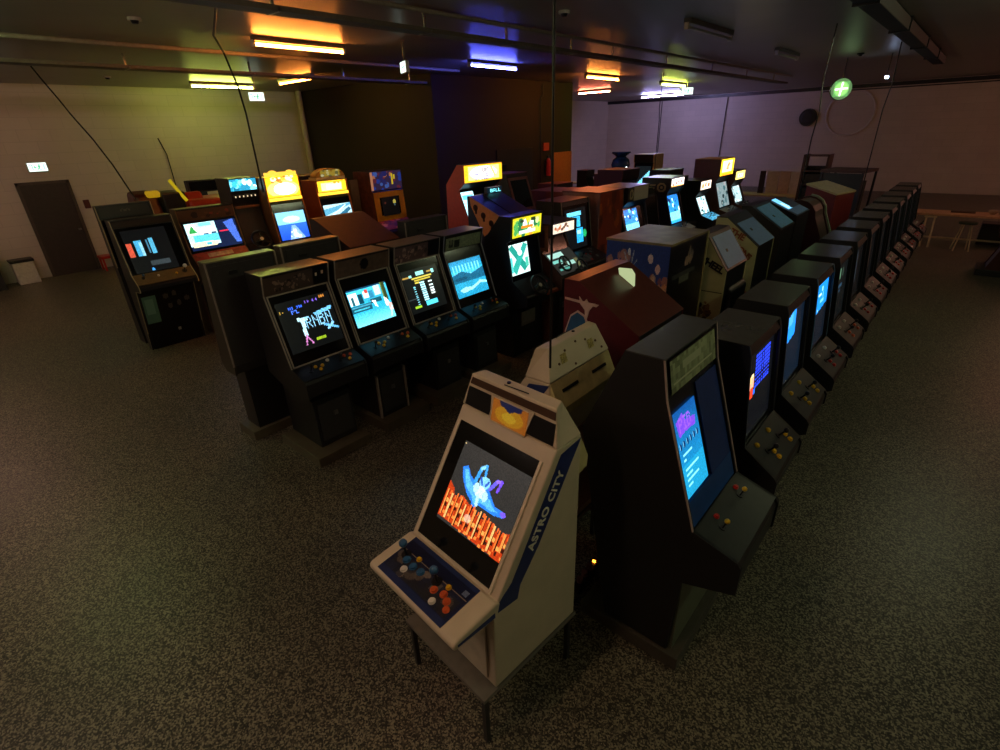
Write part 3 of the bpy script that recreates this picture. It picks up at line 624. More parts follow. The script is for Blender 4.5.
sloped('red brown cabinet with a plain sloping back behind the front row of four', (-4.9, 3.44, 0), .68, 2.03, 1.78, .75, .1, M('dark red brown side', '#3a201a', .4), M('red brown slope', '#5c2a20', .55))
rear_cab('dark cabinet seen from behind with a flat top, below the yellow framed machine', (-5.0, 4.3, 0), .68, H=1.92, top=satin)

# ================================================================== racing uprights right of the row of four
mq5 = Cv(64, 22, '#d8c81a'); mq5.rect(.03, .08, .97, .92, '#c8d848').spots(22, ['#4fae58', '#e8f0a0', '#f0a838', '#ffffff', '#2c7a48', '#ffe040'], .08, .15, .92, .9, .03, .09).rect(.25, .12, .38, .28, '#2a3a20').rect(.62, .1, .78, .26, '#2a3a20').poly([(.42, .05), (.58, .05), (.5, .4)], '#ffd028').rect(.3, .45, .7, .6, '#e88820').rect(.22, .68, .8, .85, '#e8ffe8').noise(.2)
metalpl = M('grey metal plate', '#8b867c', .4, metal=.3)
o = upright('black racing cabinet with a bright yellow green header and a steering wheel', (-4.32, 5.32, 0), 0, .66,
    dict(H=1.9, D=.5, Dt=.08, backk=(.36, 1.58), xm=.12, xmb=.10, mz=1.61, xb=.04, zb=1.58, xc=.12, zc=1.08, xp=.34, zp=.93, ph=.16, xf=.1, xf0=.12, zu=.72, marquee=mq5, mqpic=EMI(1.5), mqt=(.08, .92), screens=[(s_race(), EMI(1.7), .03, .62, .08, .86)],
         controls=[('w', .34, .95, .135), ('b', .85, .6, R_)], door=True, trim=M('dim blue grey edge', '#4a4c58', .4), top=black2), 'steering wheel machines', 'racing_cabinet', 'racing machine')
MB().box(.122, .13, -.16, .14, .42, .62).build('coin_plate', metalpl, o)
MB().prismz([(.1, .05), (.4, .08), (.4, .32), (.1, .32)], .86, .9).build('red_panel', M('dim orange shelf', '#a04a2a', .4), o)
mq6 = Cv(50, 16, '#e8d8c0'); mq6.spots(14, ['#c89078', '#6a4838', '#fff4e0', '#b86a48'], .1, .2, .9, .8, .02, .07).noise(.2)
cp6 = Cv(40, 24, '#30302c'); cp6.rect(.05, .1, .6, .28, '#c8fff0').rect(.05, .36, .4, .5, '#8fe8d8').rect(.3, .55, .8, .7, '#b8f0e0').rect(.1, .75, .5, .85, '#60b8a8').rect(.82, .5, .95, .9, '#70704a')
o = upright('small racing cabinet with a white lit header and two steering wheels low in front', (-4.35, 6.12, 0), 0, .66,
    dict(H=1.70, D=.5, xm=.16, xmb=.16, mqw=.8, mz=1.54, xb=-.05, zb=1.52, xc=.05, zc=1.28, xp=.36, zp=1.02, xf=.22, zu=.8, side=M('brown framed side', '#5a3a30', .45), marquee=mq6, mqpic=EMI(1.6), mqt=(.1, .9), cpic=cp6, cpmat=EMI(.9), controls=[('w', .16, .75, .11), ('w', .6, 1.05, .1)], trim=brown), 'steering wheel machines', 'racing_cabinet', 'racing machine')
MB().box(-.46, .14, -.336, -.331, 1.33, 1.68).build('side_frame', M('tan side print', '#8a5a42', .5), o); MB().box(-.38, -.16, -.339, -.336, 1.38, 1.62).box(-.1, .08, -.339, -.336, 1.38, 1.62).build('side_print', M('dark red print', '#401c18', .5), o)
s7 = Cv(48, 60, '#070a0c'); s7.rect(.1, .08, .78, .18, '#6fdcff').rect(.05, .2, .7, .46, '#39b4e8').rect(.15, .24, .3, .34, '#0a2c40').rect(.42, .28, .52, .46, '#0a2c40').rect(.5, .5, .82, .86, '#2aa8e8').rect(.55, .55, .7, .65, '#a8f0ff').ell(.9, .66, .09, .1, '#1f9a58').noise(.3, cell=2)
upright('black cabinet with a patchy cyan screen and wide red button console', (-4.62, 7.03, 0), 0, .78,
    dict(H=1.87, D=.45, xm=.02, xmb=.03, mz=1.8, xb=.03, zb=1.8, xc=.12, zc=1.1, xp=.45, zp=.98, xf=.2, zu=.75, top=M('orange lit top', '#6a3c30', .35), screens=[(s7, EMI(1.7), .1, .85, .08, .95)], mqmat=black2,
         cpic=(lambda c: c.ell(.3, .5, .28, .4, '#6a6058').spots(20, ['#c83a30', '#8a8078', '#3a3430'], .05, .1, .95, .9, .02, .05))(Cv(40, 20, '#2c1a18')), controls=[('s', .3, .5, K_), ('b', .5, .4, R_), ('b', .6, .5, R_), ('b', .15, .7, R_)]), None)

# ================================================================== middle of the right half, facing right
box8 = empty('arcade_cabinet', 'big orange red box cabinet with a pinkish side behind the patchy cyan screen', 'arcade cabinet', (-4.85, 7.98, 0))
MB().box(-.36, .36, -.4, -.38, 0, 1.92).build('side_panel', M('pinkish side', '#8a5a50', .45), box8); MB().box(-.36, .36, .38, .4, 0, 1.92).build('side_panel', MATS['pinkish side'], box8)
MB().box(-.36, .35, -.38, .38, 0, 1.91).build('body', M('orange red back', '#8c3620', .4), box8)
picgrid('back_art', (lambda c: c.spots(26, ['#b04a1c', '#d0661c', '#7a2a1c', '#5c201a', '#3a1a18'], 0, 0, 1, .8, .04, .16, .6).vgrad('#241312', '#140c0c', .72, 1))(Cv(40, 60, '#94381f')), (.353, -.38, 1.9), (0, .76, 0), (0, 0, -1.85), PRT, box8)
MB().box(-.37, .37, -.41, .41, 1.905, 1.925).build('top_panel', M('red brown top', '#6a3a34', .35), box8)
MB().box(-.42, -.36, -.34, .34, 1.0, 1.6).build('screen', glass_dark, box8)
o = upright('dark cabinet with an unlit white header panel and small blue racing screen', (-4.55, 8.81, 0), 0, .8,
    dict(H=1.92, D=.5, xm=.12, xmb=.12, mz=1.68, xb=.0, zb=1.55, xc=.14, zc=1.1, xp=.4, zp=.95, xf=.2, zu=.7, side=black, marquee=(lambda c: c.rect(.0, .0, .26, 1, '#1c1816').ell(.13, .5, .09, .38, '#b0a078').ell(.13, .5, .04, .2, '#1c1816'))(Cv(40, 14, '#b8ac9c')), mqt=(.02, .98), screens=[(s_blue(3), EMI(1.8), .12, .72, .05, .95)], trim=None))
def ringdark(lbl, y, W, art=True):
    o = upright(lbl, (-4.5, y, 0), 0, W, dict(H=1.8, D=.62, xm=-.12, xmb=-.05, mz=1.7, xb=-.02, zb=1.66, xc=.1, zc=1.1, xp=.32, zp=.98, xf=.15, zu=.7, side=M('dark taupe side', '#3c332f', .5), body=black, trim=None, screens=[], top=M('dull brown top', '#4c4034', .4)))
    MB().torus((-.25, -W/2-.004, 1.42), (0, 1, 0), .15, .022, 24, 6).build('side_ring', M('grey ring print', '#57504a', .5), o)
    MB().box(-.27, -.23, -W/2-.006, -W/2, .7, 1.27).build('side_stripe', MATS['grey ring print'], o)
    return o
ringdark('dark taupe cabinet with a ring printed on its side, before the blue screen', 9.5, .5)
sideart9 = Cv(50, 30, '#241c18'); sideart9.line(.05, .35, .5, .3, .03, '#9a8458').line(.1, .5, .45, .5, .03, '#a8905c').ell(.75, .45, .18, .3, '#a08a58').ell(.75, .45, .11, .18, '#241c18').ell(.75, .45, .05, .08, '#a08a58').line(.1, .8, .3, .66, .03, '#b89a50').line(.3, .66, .5, .8, .03, '#b89a50')
def lit(label, y, W, H, mqz, mqc, mqs, scr, ss, P=None, side=None, x=-4.5, mqw=.88, group='small lit cabinets in the far middle row', art=None):
    p = dict(H=H, D=.62, xm=0, xmb=-.0, mz=mqz, xb=-.08, zb=mqz-.14, xc=.1, zc=1.02, xp=.36, zp=.93, xf=.16, zu=.7, side=side or black, marquee=mqc, mqpic=EMI(mqs), mqw=mqw, mqt=(.1, .92), screens=[(scr, EMI(ss), .1, .82, .03, .95)] if scr is not None else [], controls=[('s', .3, .5, K_), ('b', .45, .4, W_), ('s', .65, .5, K_), ('b', .8, .4, W_)], trim=None)
    if P: p.update(P)
    return upright(label, (x, y, 0), 0, W, p, group)
cm = Cv(30, 16, '#fff2ea'); cm.rect(.1, .55, .2, .85, '#443030').rect(.35, .4, .42, .8, '#6a4440').rect(.5, .35, .62, .6, '#6a4440').rect(.7, .3, .85, .7, '#7a5450').rect(0, .85, 1, 1, '#ffa848')
o = lit('dark cabinet with a small white header and a bright blue arched screen', 10.62, .66, 1.92, 1.74, cm, 2.6, s_blue(8), 2.0, side=M('very dark brown side', '#241b18', .5))
picgrid('side_art', sideart9, (-.6, -.334, 1.88), (.55, 0, 0), (0, 0, -.3), PRT, o)
cm = Cv(30, 16, '#ffe8d0'); cm.rect(.1, .3, .3, .8, '#b88a58').rect(.4, .2, .55, .7, '#8a6038').rect(.68, .3, .88, .75, '#a07048')
lit('dark cabinet with a cream lit header and broken white screen', 12.18, .66, 1.74, 1.53, cm, 2.2, s_white(4), 1.8, side=M('very dark brown side', '#241b18', .5), P=dict(cpic=Cv(10, 8, '#4ab8e8').noise(.6), cpmat=EMI(.8)))
cm = Cv(34, 30, '#ffd428'); cm.rect(.12, .1, .85, .8, '#fff0b8').poly([(.4, .6), (.55, .2), (.65, .25), (.6, .7)], '#9a7a50').line(.35, .7, .8, .25, .03, '#b8a078').rect(.1, .84, .9, 1, '#ff9c20').noise(.15)
lit('tall machine with a square yellow lit header standing highest in the far middle row', 13.4, .9, 2.12, 1.74, cm, 2.6, s_white(6), .5, P=dict(zb=1.6, mqmat=goldpaint, top=goldpaint, mqt=(.03, .97)), side=M('brown tan side', '#6a4230', .5), mqw=.95)
cm = Cv(24, 16, '#ffe070'); cm.rect(.2, .3, .8, .75, '#fff8d0').rect(.35, .4, .45, .7, '#b89030').rect(.6, .35, .68, .65, '#b89030')
lit('farthest lit cabinet of the middle row with a small yellow header', 14.45, .74, 1.79, 1.56, cm, 2.6, s_white(9), 1.3, side=M('brown tan side', '#6a4230', .5))
# dark cabinets between and behind them
def simple(label, x, y, W, H, D=.75, side=brown, front=black, top=None, rz=0, group='dark machines in the far middle', scr=None, scrs=1.0):
    return upright(label, (x, y, 0), rz, W, dict(H=H, D=D-.1, xm=0, xmb=-.02, mz=H-.22, xb=-.06, zb=H-.26, xc=.1, zc=1.02, xp=.3, zp=.94, xf=.1, zu=.7, side=side, body=front, top=top or side, trim=None, mqmat=black2, screens=[(scr, EMI(scrs), .12, .88, .1, .9)] if scr is not None else []), group)
simple('dark brown cabinet between the two cream lit headers', -4.75, 11.42, .66, 1.86, side=M('very dark brown side', '#241b18', .5))
simple('dark red cabinet behind the small white header', -5.9, 11.3, .8, 2.0, side=M('dull red side', '#4a221c', .5))
simple('dark brown cabinet behind the cream lit header', -5.6, 13.1, .8, 1.88, D=.6, side=M('very dark brown side', '#241b18', .5))
simple('maroon box cabinet under the blue vase shaped figure', -6.75, 12.4, .8, 1.81, D=.66, side=M('dim maroon side', '#5c2a28', .5), front=black)
simple('green framed cabinet with a cyan display beside the blue figure', -7.98, 16.0, .68, 2.07, D=.8, side=M('olive beige side', '#b0a078', .5), front=M('dark green front', '#2c3a22', .5), rz=-math.pi/2, scr=(lambda c: c.poly([(.1, .9), (.95, .2), (.95, .7)], '#7fe0ff'))(Cv(24, 14, '#0a1418')), scrs=1.3)
simple('dark reddish cabinet right of the orange door', -8.6, 12.6, .8, 1.5, side=redbrown)
simple('low red brown cabinet right of the dark partition door', -7.0, 10.2, .9, 1.62, side=M('dim red orange side', '#7a3a2c', .5), top=M('red brown top', '#6a3a34', .35))
simple('brown red cabinet below the orange door', -5.95, 9.42, .9, 1.72, side=M('dim red orange side', '#7a3a2c', .5))
o = empty('vase_figure', 'blue glazed vase shaped figure standing on the maroon box cabinet', 'figure', (-6.75, 12.32, 1.82))
MB().lathe([(.13, 0), (.2, .08), (.235, .2), (.2, .32), (.12, .385)], 28).build('belly', M('blue glaze', '#22405c', .15, coat=.5), o, smooth=True)
MB().lathe([(.12, .385), (.15, .41), (.24, .47), (.22, .5)], 28).build('rim', MATS['blue glaze'], o, smooth=True)
MB().ball((.21, -.09, .14), .02).build('shine_spot', EM('white shine glow', '#e8f4ff', 6), o)  # glowing spot set on the belly as the shine of the glaze
simple('small black cabinet standing by the lilac wall right of the orange door', -10.0, 16.2, .5, 1.57, D=.5, side=black)
simple('narrow cabinet with an orange lit edge by the lilac wall', -9.3, 16.4, .34, 1.5, D=.4, side=M('orange lit side', '#9a5424', .4))  # orange light put into the side colour

# ================================================================== behind the steering wheel machines
o = empty('arcade_cabinet', 'dark blue machine with an orange lit beige side print and a cyan sign on top', 'arcade cabinet', (-5.6, 6.33, 0))
poly = [(-.3, 0), (-.3, 1.97), (-.25, 1.97), (.4, 1.70), (.4, 0)]
MB().prism(poly, -.38, .38).build('body', M('dark blue board', '#1a1c38', .4), o)
MB().prism([(-.24, 1.97), (.4, 1.71), (.4, 1.6), (.04, 1.39), (-.22, 1.84)], -.39, -.38).build('side_art', M('orange lit beige print', '#d4905c', .5), o)  # orange light on the beige print put into its colour
for k in range(3):
    cx, cz = -.12+.16*k, 1.81-.105*k
    MB().cyl((cx, -.394, cz), (cx, -.39, cz), .05, n=14).box(cx-.012, cx+.03, -.394, -.39, cz-.09, cz+.03).build('art_print', M('brown print', '#4a2418', .5), o)
MB().box(-.3, -.24, .02, .38, 1.95, 2.06).build('sign_box', MATS['dark blue board'], o)
cb = Cv(40, 16, '#06141e'); cb.text('BALL', .2, .2, .95, .7, '#7ff4ff'); picgrid('sign_picture', cb, (-.237, .03, 2.055), (0, .34, 0), (0, 0, -.1), EMI(2.4), o)
MB().prism([(-.25, 1.97), (.4, 1.70), (.4, 1.71), (-.25, 1.98)], -.1, .1).build('slot_print', black2, o)
mc = Cv(60, 20, '#ffc428'); mc.rect(.1, .12, .92, .88, '#ffe89a').ell(.5, .5, .36, .4, '#fff8ec').text('TOP', .38, .18, .62, .48, '#4a4070').text('CYCLE', .26, .56, .64, .88, '#7a7ab0').line(.7, .2, .8, .7, .02, '#f0c860').rect(0, 0, 1, .06, '#d89818').noise(.12)
sc7 = Cv(24, 30, '#bff4ff'); sc7.rect(.1, .1, .9, .25, '#5cc8f0').rect(.3, .3, .5, .8, '#78d8f4').noise(.3)
upright('tall red sided machine with a wide yellow lit header reading TOP', (-6.62, 7.13, 0), 0, 1.0, dict(H=2.37, D=.52, Dt=.16, backk=(.46, 2.04), xm=.0, xmb=0, mz=2.07, xb=-.15, zb=1.95, xc=.1, zc=1.35, xp=.34, zp=1.2, xf=.2, zu=.9, side=M('deep red side', '#a8402e', .5), marquee=mc, mqpic=EMI(1.7), mqt=(.03, .97), mqw=.99, mqmat=goldpaint, screens=[(sc7, EMI(2), .02, .34, .05, .95)], trim=None))
upright('dark machine with a pinkish framed blank screen right of the yellow header', (-7.0, 8.5, 0), 0, .66, dict(H=2.1, D=.5, xm=.02, xmb=.03, mz=2.02, xb=.03, zb=2.02, xc=.25, zc=1.4, xp=.45, zp=1.3, xf=.2, zu=.9, frame=M('pinkish frame', '#8a5a50', .4), fw=.05, top=redbrown, trim=None, bezel=screenoff, recess=.0))  # pinkish colour for the screen frame
simple('dark cabinet half hidden behind the pinkish framed machine', -8.0, 9.0, .8, 2.2, side=M('very dark brown side', '#241b18', .5), scr=(lambda c: c.spots(8, ['#6a3a2a', '#3a2a1a'], .1, .1, .9, .9, .03, .1))(Cv(20, 16, '#140e0c')), scrs=.3)

# ================================================================== back left row
wood = M('orange brown wood edge', '#8a5a38', .45)
c1s = Cv(60, 44, '#06080b'); c1s.rect(0, 0, 0, 0, '#000000').rect(.02, .3, .14, .62, '#e05a40').rect(.2, .26, .36, .62, '#4fb8e8').rect(.3, .3, .36, .62, '#9fe8ff').rect(.46, .24, .5, .56, '#4a88a8').rect(.53, .22, .64, .6, '#5cc0e8').rect(.4, .74, .85, .86, '#3a4448').ell(.4, .95, .03, .04, '#48b0ff').noise(.2)
c1l = Cv(50, 60, '#0d0c0b'); c1l.rect(.0, .1, .26, .55, '#5c8a74').rect(.04, .15, .2, .4, '#7aa890')
for x, y in [(.45, .15), (.62, .13), (.5, .32), (.68, .3), (.85, .25)]: c1l.ell(x, y, .05, .045, '#5a524a')
c1l.rect(.55, .72, .6, .76, '#b8b0a0')
o = upright('black upright with red and cyan bars on its screen, leftmost machine in front', (-8.78, 2.26, 0), 0, .78,
    dict(H=1.93, D=.2, xm=.0, xmb=.02, mz=1.83, xb=.02, zb=1.82, xc=.2, zc=1.2, xp=.34, zp=1.08, ph=.1, xf=.12, xf0=-.08, zu=.95, recess=.03, frame=None, trim=M('dull olive edge', '#a39878', .4), trimall=True, screens=[(c1s, EMI(1.1), .1, .82, .05, .98)], door=False, lower=c1l, cp=M('worn brown panel', '#6a5638', .4), controls=[('s', .15, .4, bluep), ('b', .4, .4, W_), ('s', .85, .4, W_, 1.6), ('b', .7, .5, Y)], mqmat=M('faded header', '#2c2420', .4)))
o2 = upright('dark trapezoid cabinet directly behind the leftmost machine, only its pale edge and top in view', (-9.42, 2.26, 0), 0, .72, dict(H=2.08, D=.12, xm=-.02, xmb=0, mz=1.9, xb=.02, zb=1.88, xc=.06, zc=1.2, xp=.07, zp=1.1, ph=.1, xf=.08, xf0=.16, zu=.9, trim=M('dull olive edge', '#a39878', .4), trimall=False, door=False, marquee=(lambda c: c.text('OO', .4, .3, .6, .6, '#5a5046'))(Cv(30, 14, '#2a2420'))))
c2 = Cv(72, 44, '#0a1838'); c2.rect(.0, .0, .58, .85, '#bfeff8').rect(.02, .02, .2, .4, '#e8f8e8').poly([(.04, .36), (.12, .08), (.2, .36)], '#2e9a48').rect(.24, .2, .56, .45, '#f8ffff').rect(.26, .02, .5, .14, '#7adcf0').rect(.1, .45, .58, .72, '#5ac8f0').poly([(.0, .7), (.56, .72), (.5, .88), (.05, .88)], '#f0e8b8').rect(.3, .4, .4, .46, '#28506a').rect(.46, .38, .55, .46, '#28506a').rect(.3, .76, .4, .84, '#48b8ff').rect(.62, .38, .92, .44, '#e02848').poly([(.75, .1), (.95, .0), (1, .9), (.9, .9)], '#4468c8').rect(.0, .0, .0, .0, '#000000').noise(.25)
mqc2 = Cv(60, 18, '#5a3c24'); mqc2.ell(.28, .5, .06, .3, '#2a1810').spots(14, ['#3a2418', '#6a4a2c', '#8a3a24'], .4, .3, .95, .8, .01, .04)
upright('wide upright with pale edges and a bright green white game picture beside a blue glow', (-9.0, 3.215, 0), 0, .86,
    dict(H=1.95, D=.24, xm=.0, xmb=.01, mz=1.76, xb=.03, zb=1.75, xc=.14, zc=1.3, xp=.36, zp=1.1, ph=.14, xf=.12, zu=.8, marquee=mqc2, mqw=.96, mqt=(.1, .95), trim=M('dull orange edge', '#8a6a40', .4), fw=.04, frame=None, side=brown, screens=[(c2, EMI(1.7), .06, .96, .03, .92)], cp=M('dark red panel', '#8c2a1c', .4), cpic=(lambda c: c.rect(.25, .1, .72, .4, '#b89a78').noise(.3, cell=2))(Cv(40, 16, '#8c2418'))), )
mqc3 = Cv(60, 20, '#2888a8'); mqc3.spots(18, ['#7fe8ff', '#d8ffff', '#1a6888', '#38b0d0'], .0, .1, 1, .9, .03, .1).noise(.2)
o = upright('tall brown cabinet with a cyan lit header and a steering wheel', (-9.0, 3.89, 0), 0, .44,
    dict(H=2.32, D=.5, xm=.02, xmb=.0, mz=2.1, xb=-.04, zb=1.9, xc=.1, zc=1.3, xp=.3, zp=1.2, xf=.1, zu=.8, side=M('very dark brown side', '#241b18', .5), marquee=mqc3, mqpic=EMI(2.0), mqt=(.05, .85), mqw=.98, trim=None, bezel=M('brown board', '#3a2c22', .5), controls=[('w', .5, .4, .15)]), None, 'racing_cabinet', 'racing machine')
for k in range(6): MB().box(.0, .01, -.17+.065*k, -.155+.065*k, 2.03, 2.055).build('marquee_bulb', EM('tiny warm bulb', '#ffe0b0', 1.0), o)
MB().box(-.05, .02, -.2, .2, 1.86, 1.89).build('ledge', wood, o)
mqc4 = Cv(56, 46, '#ffb820'); mqc4.ell(.5, .62, .48, .42, '#ffe070').ell(.55, .62, .34, .3, '#fffbe8').spots(16, ['#e8842c', '#f0a838', '#fff0b0', '#c86a28'], .0, .0, 1, .32, .03, .09).rect(0, .92, 1, 1, '#ffa818').noise(.15)
s4 = Cv(50, 50, '#2a6ae8'); s4.rect(0, 0, 1, .45, '#8fe0ff').ell(.5, .28, .3, .12, '#d8f8ff').vgrad('#2c70f0', '#1a50d0', .45, 1).poly([(.45, .5), (.58, .5), (.85, 1), (.3, 1)], '#8ab8ff').poly([(.48, .6), (.56, .6), (.66, .95), (.42, .95)], '#e8f0ff').spots(14, ['#ffffff', '#a8c8ff'], .35, .55, .7, 1, .02, .05).noise(.15)
o = upright('tall orange machine with a dazzling yellow white header and a blue sky and sea picture', (-8.75, 4.44, 0), 0, .62,
    dict(H=2.3, D=.5, xm=.0, xmb=.0, mz=1.98, xb=.02, zb=1.88, xc=.12, zc=1.28, xp=.34, zp=1.12, xf=.12, zu=.8, side=M('orange brown side', '#7a4420', .45), marquee=mqc4, mqpic=EMI(2.4), mqt=(-.05, .98), mqw=.94, trim=M('orange edge', '#c07028', .4), bar=EM('yellow light bar', '#ffc838', 2.0), screens=[(s4, EMI(1.5), .08, .92, .22, .97)], top=goldpaint))
MB().prism([(-.02, 2.3), (.0, 2.3), (.0, 2.38), (-.02, 2.38)], -.28, .28).ball((0, -.14, 2.37), .07, 12, .6).ball((0, .16, 2.37), .06, 12, .6).build('header_crown', EM('yellow crown glow', '#ffc040', 1.6), o)
mqc5 = Cv(50, 26, '#ffc428'); mqc5.rect(.12, .2, .85, .9, '#fff0a8').rect(.3, .35, .8, .8, '#fff8d8').spots(8, ['#d89020', '#f0b848'], 0, 0, 1, .3, .03, .08).noise(.15)
s5 = Cv(50, 40, '#bfe8f4'); s5.poly([(0, .2), (1, .0), (1, .1), (0, .5)], '#5aa8c8').poly([(0, .9), (.9, .2), (1, .3), (.3, 1)], '#2a6a88').line(0, .7, .8, .1, .02, '#eaffff').noise(.2)
o = upright('orange sided machine with a yellow lit header under a domed crown', (-8.9, 5.46, 0), 0, .66,
    dict(H=2.17, D=.5, xm=.0, xmb=.0, mz=1.96, xb=.02, zb=1.86, xc=.14, zc=1.3, xp=.34, zp=1.15, xf=.12, zu=.8, side=M('orange side', '#a85a20', .45), marquee=mqc5, mqpic=EMI(1.9), mqt=(.05, .95), trim=M('orange edge', '#c07028', .4), bar=EM('yellow light bar', '#ffc838', 2.0), screens=[(s5, EMI(1.5), .08, .95, .2, .85)], top=goldpaint))
cr = Cv(40, 16, '#c8a838'); cr.spots(14, ['#e8d888', '#7a7a48', '#f0e8b0', '#a87820'], 0, 0, 1, 1, .03, .1)
MB().prismz([(-.25, -.3), (0, -.3), (0, .3), (-.25, .3)], 2.18, 2.22).build('crown_shelf', M('pale yellow shelf', '#e8e0a0', .4), o)
pr = [(.3*math.cos(a), 2.22+.15*math.sin(a)) for a in [math.pi*k/12 for k in range(13)]]
MB().add([(x, y, z) for x in (-.2, -.0) for y, z in pr], [tuple(range(13)), tuple(range(25, 12, -1))]+[(i, i+13, (i+14), i+1) for i in range(12)]).build('domed_crown', M('dull gold crown', '#a88a30', .4), o)
picgrid('crown_picture', cr, (.003, -.2, 2.34), (0, .4, 0), (0, 0, -.11), EMI(.5), o)
mqc6 = Cv(56, 28, '#3a2a4a'); mqc6.spots(40, ['#28409a', '#6a2a3a', '#c87a50', '#2a2a6a', '#8a3a3a', '#4868b8'], 0, 0, 1, 1, .03, .09).rect(0, 0, .08, 1, '#d8906a').rect(.66, .15, .72, .75, '#f0d028').rect(.74, .2, .78, .45, '#f0d028')
o = upright('yellow framed cabinet with a dark blank screen under a blue and red printed header', (-8.9, 6.7, 0), 0, .78,
    dict(H=2.23, D=.55, xm=.0, xmb=.0, mz=1.88, xb=.02, zb=1.85, xc=.06, zc=1.3, xp=.3, zp=1.15, xf=.12, zu=.8, side=M('patterned brown side', '#5a3424', .5, noise=.5, scale=9), marquee=mqc6, mqpic=EMI(.55), mqt=(.0, .98), mqw=.98, trim=None, frame=M('bright yellow frame', '#ffb820', .45), fw=.12, recess=0, bezel=screenoff, cpic=(lambda c: c.spots(14, ['#c8502c', '#e0a070', '#5a2418'], 0, 0, 1, 1, .05, .15))(Cv(24, 16, '#8a3a20'))))
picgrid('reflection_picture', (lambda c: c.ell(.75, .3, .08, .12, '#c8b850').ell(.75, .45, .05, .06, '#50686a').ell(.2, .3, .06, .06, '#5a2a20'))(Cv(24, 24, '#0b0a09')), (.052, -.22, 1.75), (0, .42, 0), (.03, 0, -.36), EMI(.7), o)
bd = tag(MB().box(-.03, .03, -.09, .09, 0, 2.1).build('leaning_board', M('grey leaning board', '#6a6258', .5), bevel=.005), 'narrow grey board standing between the domed crown machine and the yellow framed cabinet', 'board'); bd.location = (-9.2, 6.12, 0)
simple('dark cabinet behind the two yellow lit machines', -9.9, 5.6, .9, 2.2, side=M('very dark brown side', '#241b18', .5))
simple('dark cabinet tucked behind the cyan headed cabinet', -9.85, 4.35, .7, 2.1, D=.4, side=M('very dark brown side', '#241b18', .5))
# sit-on racing machine by the left wall
o = empty('ride_on_machine', 'red and black sit on racing machine with a yellow arched arm behind the wide upright', 'racing machine', (-11.4, 3.4, 0))
MB().prism([(-.9, 0), (.9, 0), (.9, .9), (.3, 1.2), (-.3, 1.1), (-.9, .9)], -.55, 1.15).build('base', black, o, bevel=.03)
MB().prism([(-.2, 1.15), (.5, 1.6), (.45, 1.9), (-.3, 1.9), (-.4, 1.3)], .25, 1.1).build('seat', M('deep red vinyl', '#b03020', .35), o, bevel=.06)
MB().prism([(-.1, 1.8), (.3, 1.85), (.2, 2.03), (-.1, 1.98)], .3, .62).build('headrest', MATS['deep red vinyl'], o, bevel=.05)
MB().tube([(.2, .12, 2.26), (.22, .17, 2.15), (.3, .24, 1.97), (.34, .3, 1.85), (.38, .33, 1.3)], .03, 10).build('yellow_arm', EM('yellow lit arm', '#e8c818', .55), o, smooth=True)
MB().prism([(-.4, 1.2), (.2, 1.2), (.25, 1.7), (.1, 2.05), (-.3, 2.1), (-.45, 1.7)], -.5, -.12).build('hood', M('dark red hood', '#4c1e1c', .4), o, bevel=.06)
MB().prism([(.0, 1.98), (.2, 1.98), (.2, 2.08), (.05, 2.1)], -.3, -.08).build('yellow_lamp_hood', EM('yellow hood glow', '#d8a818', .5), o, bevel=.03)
MB().box(-.4, .3, -.1, .3, 1.2, 2.05).build('screen_housing', black, o, bevel=.03)
MB().prism([(.3, .9), (.95, .9), (.95, 1.5), (.4, 1.6)], .05, .2).build('side_fairing', M('bright red fairing', '#c03a1c', .4), o, bevel=.03)
o = empty('monitor', 'dark flat monitor standing above the red seat of the sit on machine', 'monitor', (-12.75, 4.62, 1.83))
MB().box(-.08, .08, -.32, .32, .05, .3).build('housing', black, o, bevel=.015); MB().box(.08, .085, -.28, .28, .08, .27).build('screen', screenoff, o); MB().box(-.05, .05, -.06, .06, -1.83, .08).build('stand', black, o)

# ================================================================== long right row
rowR = dict(H=1.70, D=.50, Dt=.34, backk=(.5, 1.15), xm=.0, xmb=.02, mz=1.64, xb=.02, zb=1.64, xc=.085, zc=1.03, xp=.285, zp=.885, ph=.12, xf=.1, zu=.66, recess=.03, trim=M('screen lit blue edge', '#3c4450', .35), side=black, mqmat=black2, top=M('grey satin top', '#4c4a48', .25, noise=.06), frame=M('black bezel frame', '#16171a', .3), fw=.03, bezel=screenoff)  # edge trim tinted blue for the light of the screens
def r1():
    c = Cv(50, 64, '#07080c')
    for k in range(9):
        for j in range(7):
            c.rect(.3+.085*j, .1+.045*k, .3+.085*j+.055, .1+.045*k+.025, '#2a48ff')
    return c.ell(.2, .34, .06, .06, '#ffe0a0').rect(.13, .32, .26, .46, '#e0a080').rect(.15, .44, .25, .56, '#e83c1c').rect(.26, .48, .33, .54, '#2a70ff').rect(.1, .3, .17, .38, '#ffd080')
def r2(): return Cv(40, 56, '#0a1420').poly([(.05, .12), (.55, .02), (.55, .38), (.08, .45)], '#1e8cff').poly([(.1, .1), (.4, .06), (.4, .2), (.1, .24)], '#4aa8ff')
def r3():
    c = Cv(40, 56, '#0a1018'); c.poly([(.05, .05), (.95, .02), (.95, .42), (.08, .5)], '#1684e8'); c.rect(.3, .2, .5, .24, '#c8f0ff').rect(.5, .1, .6, .18, '#8fd0ff').rect(.45, .3, .7, .36, '#6ac0ff').rect(.6, .2, .66, .28, '#6ac0ff').rect(.3, .42, .36, .46, '#9fd8ff'); return c
def r4(): return Cv(36, 50, '#0b1012').rect(.3, .12, .4, .3, '#6a9a7a').rect(.55, .15, .6, .28, '#4a6a5a').rect(.3, .4, .6, .46, '#2e506a').rect(.35, .5, .5, .54, '#2e506a')  # greenish reflection on a dark tube, painted into the picture
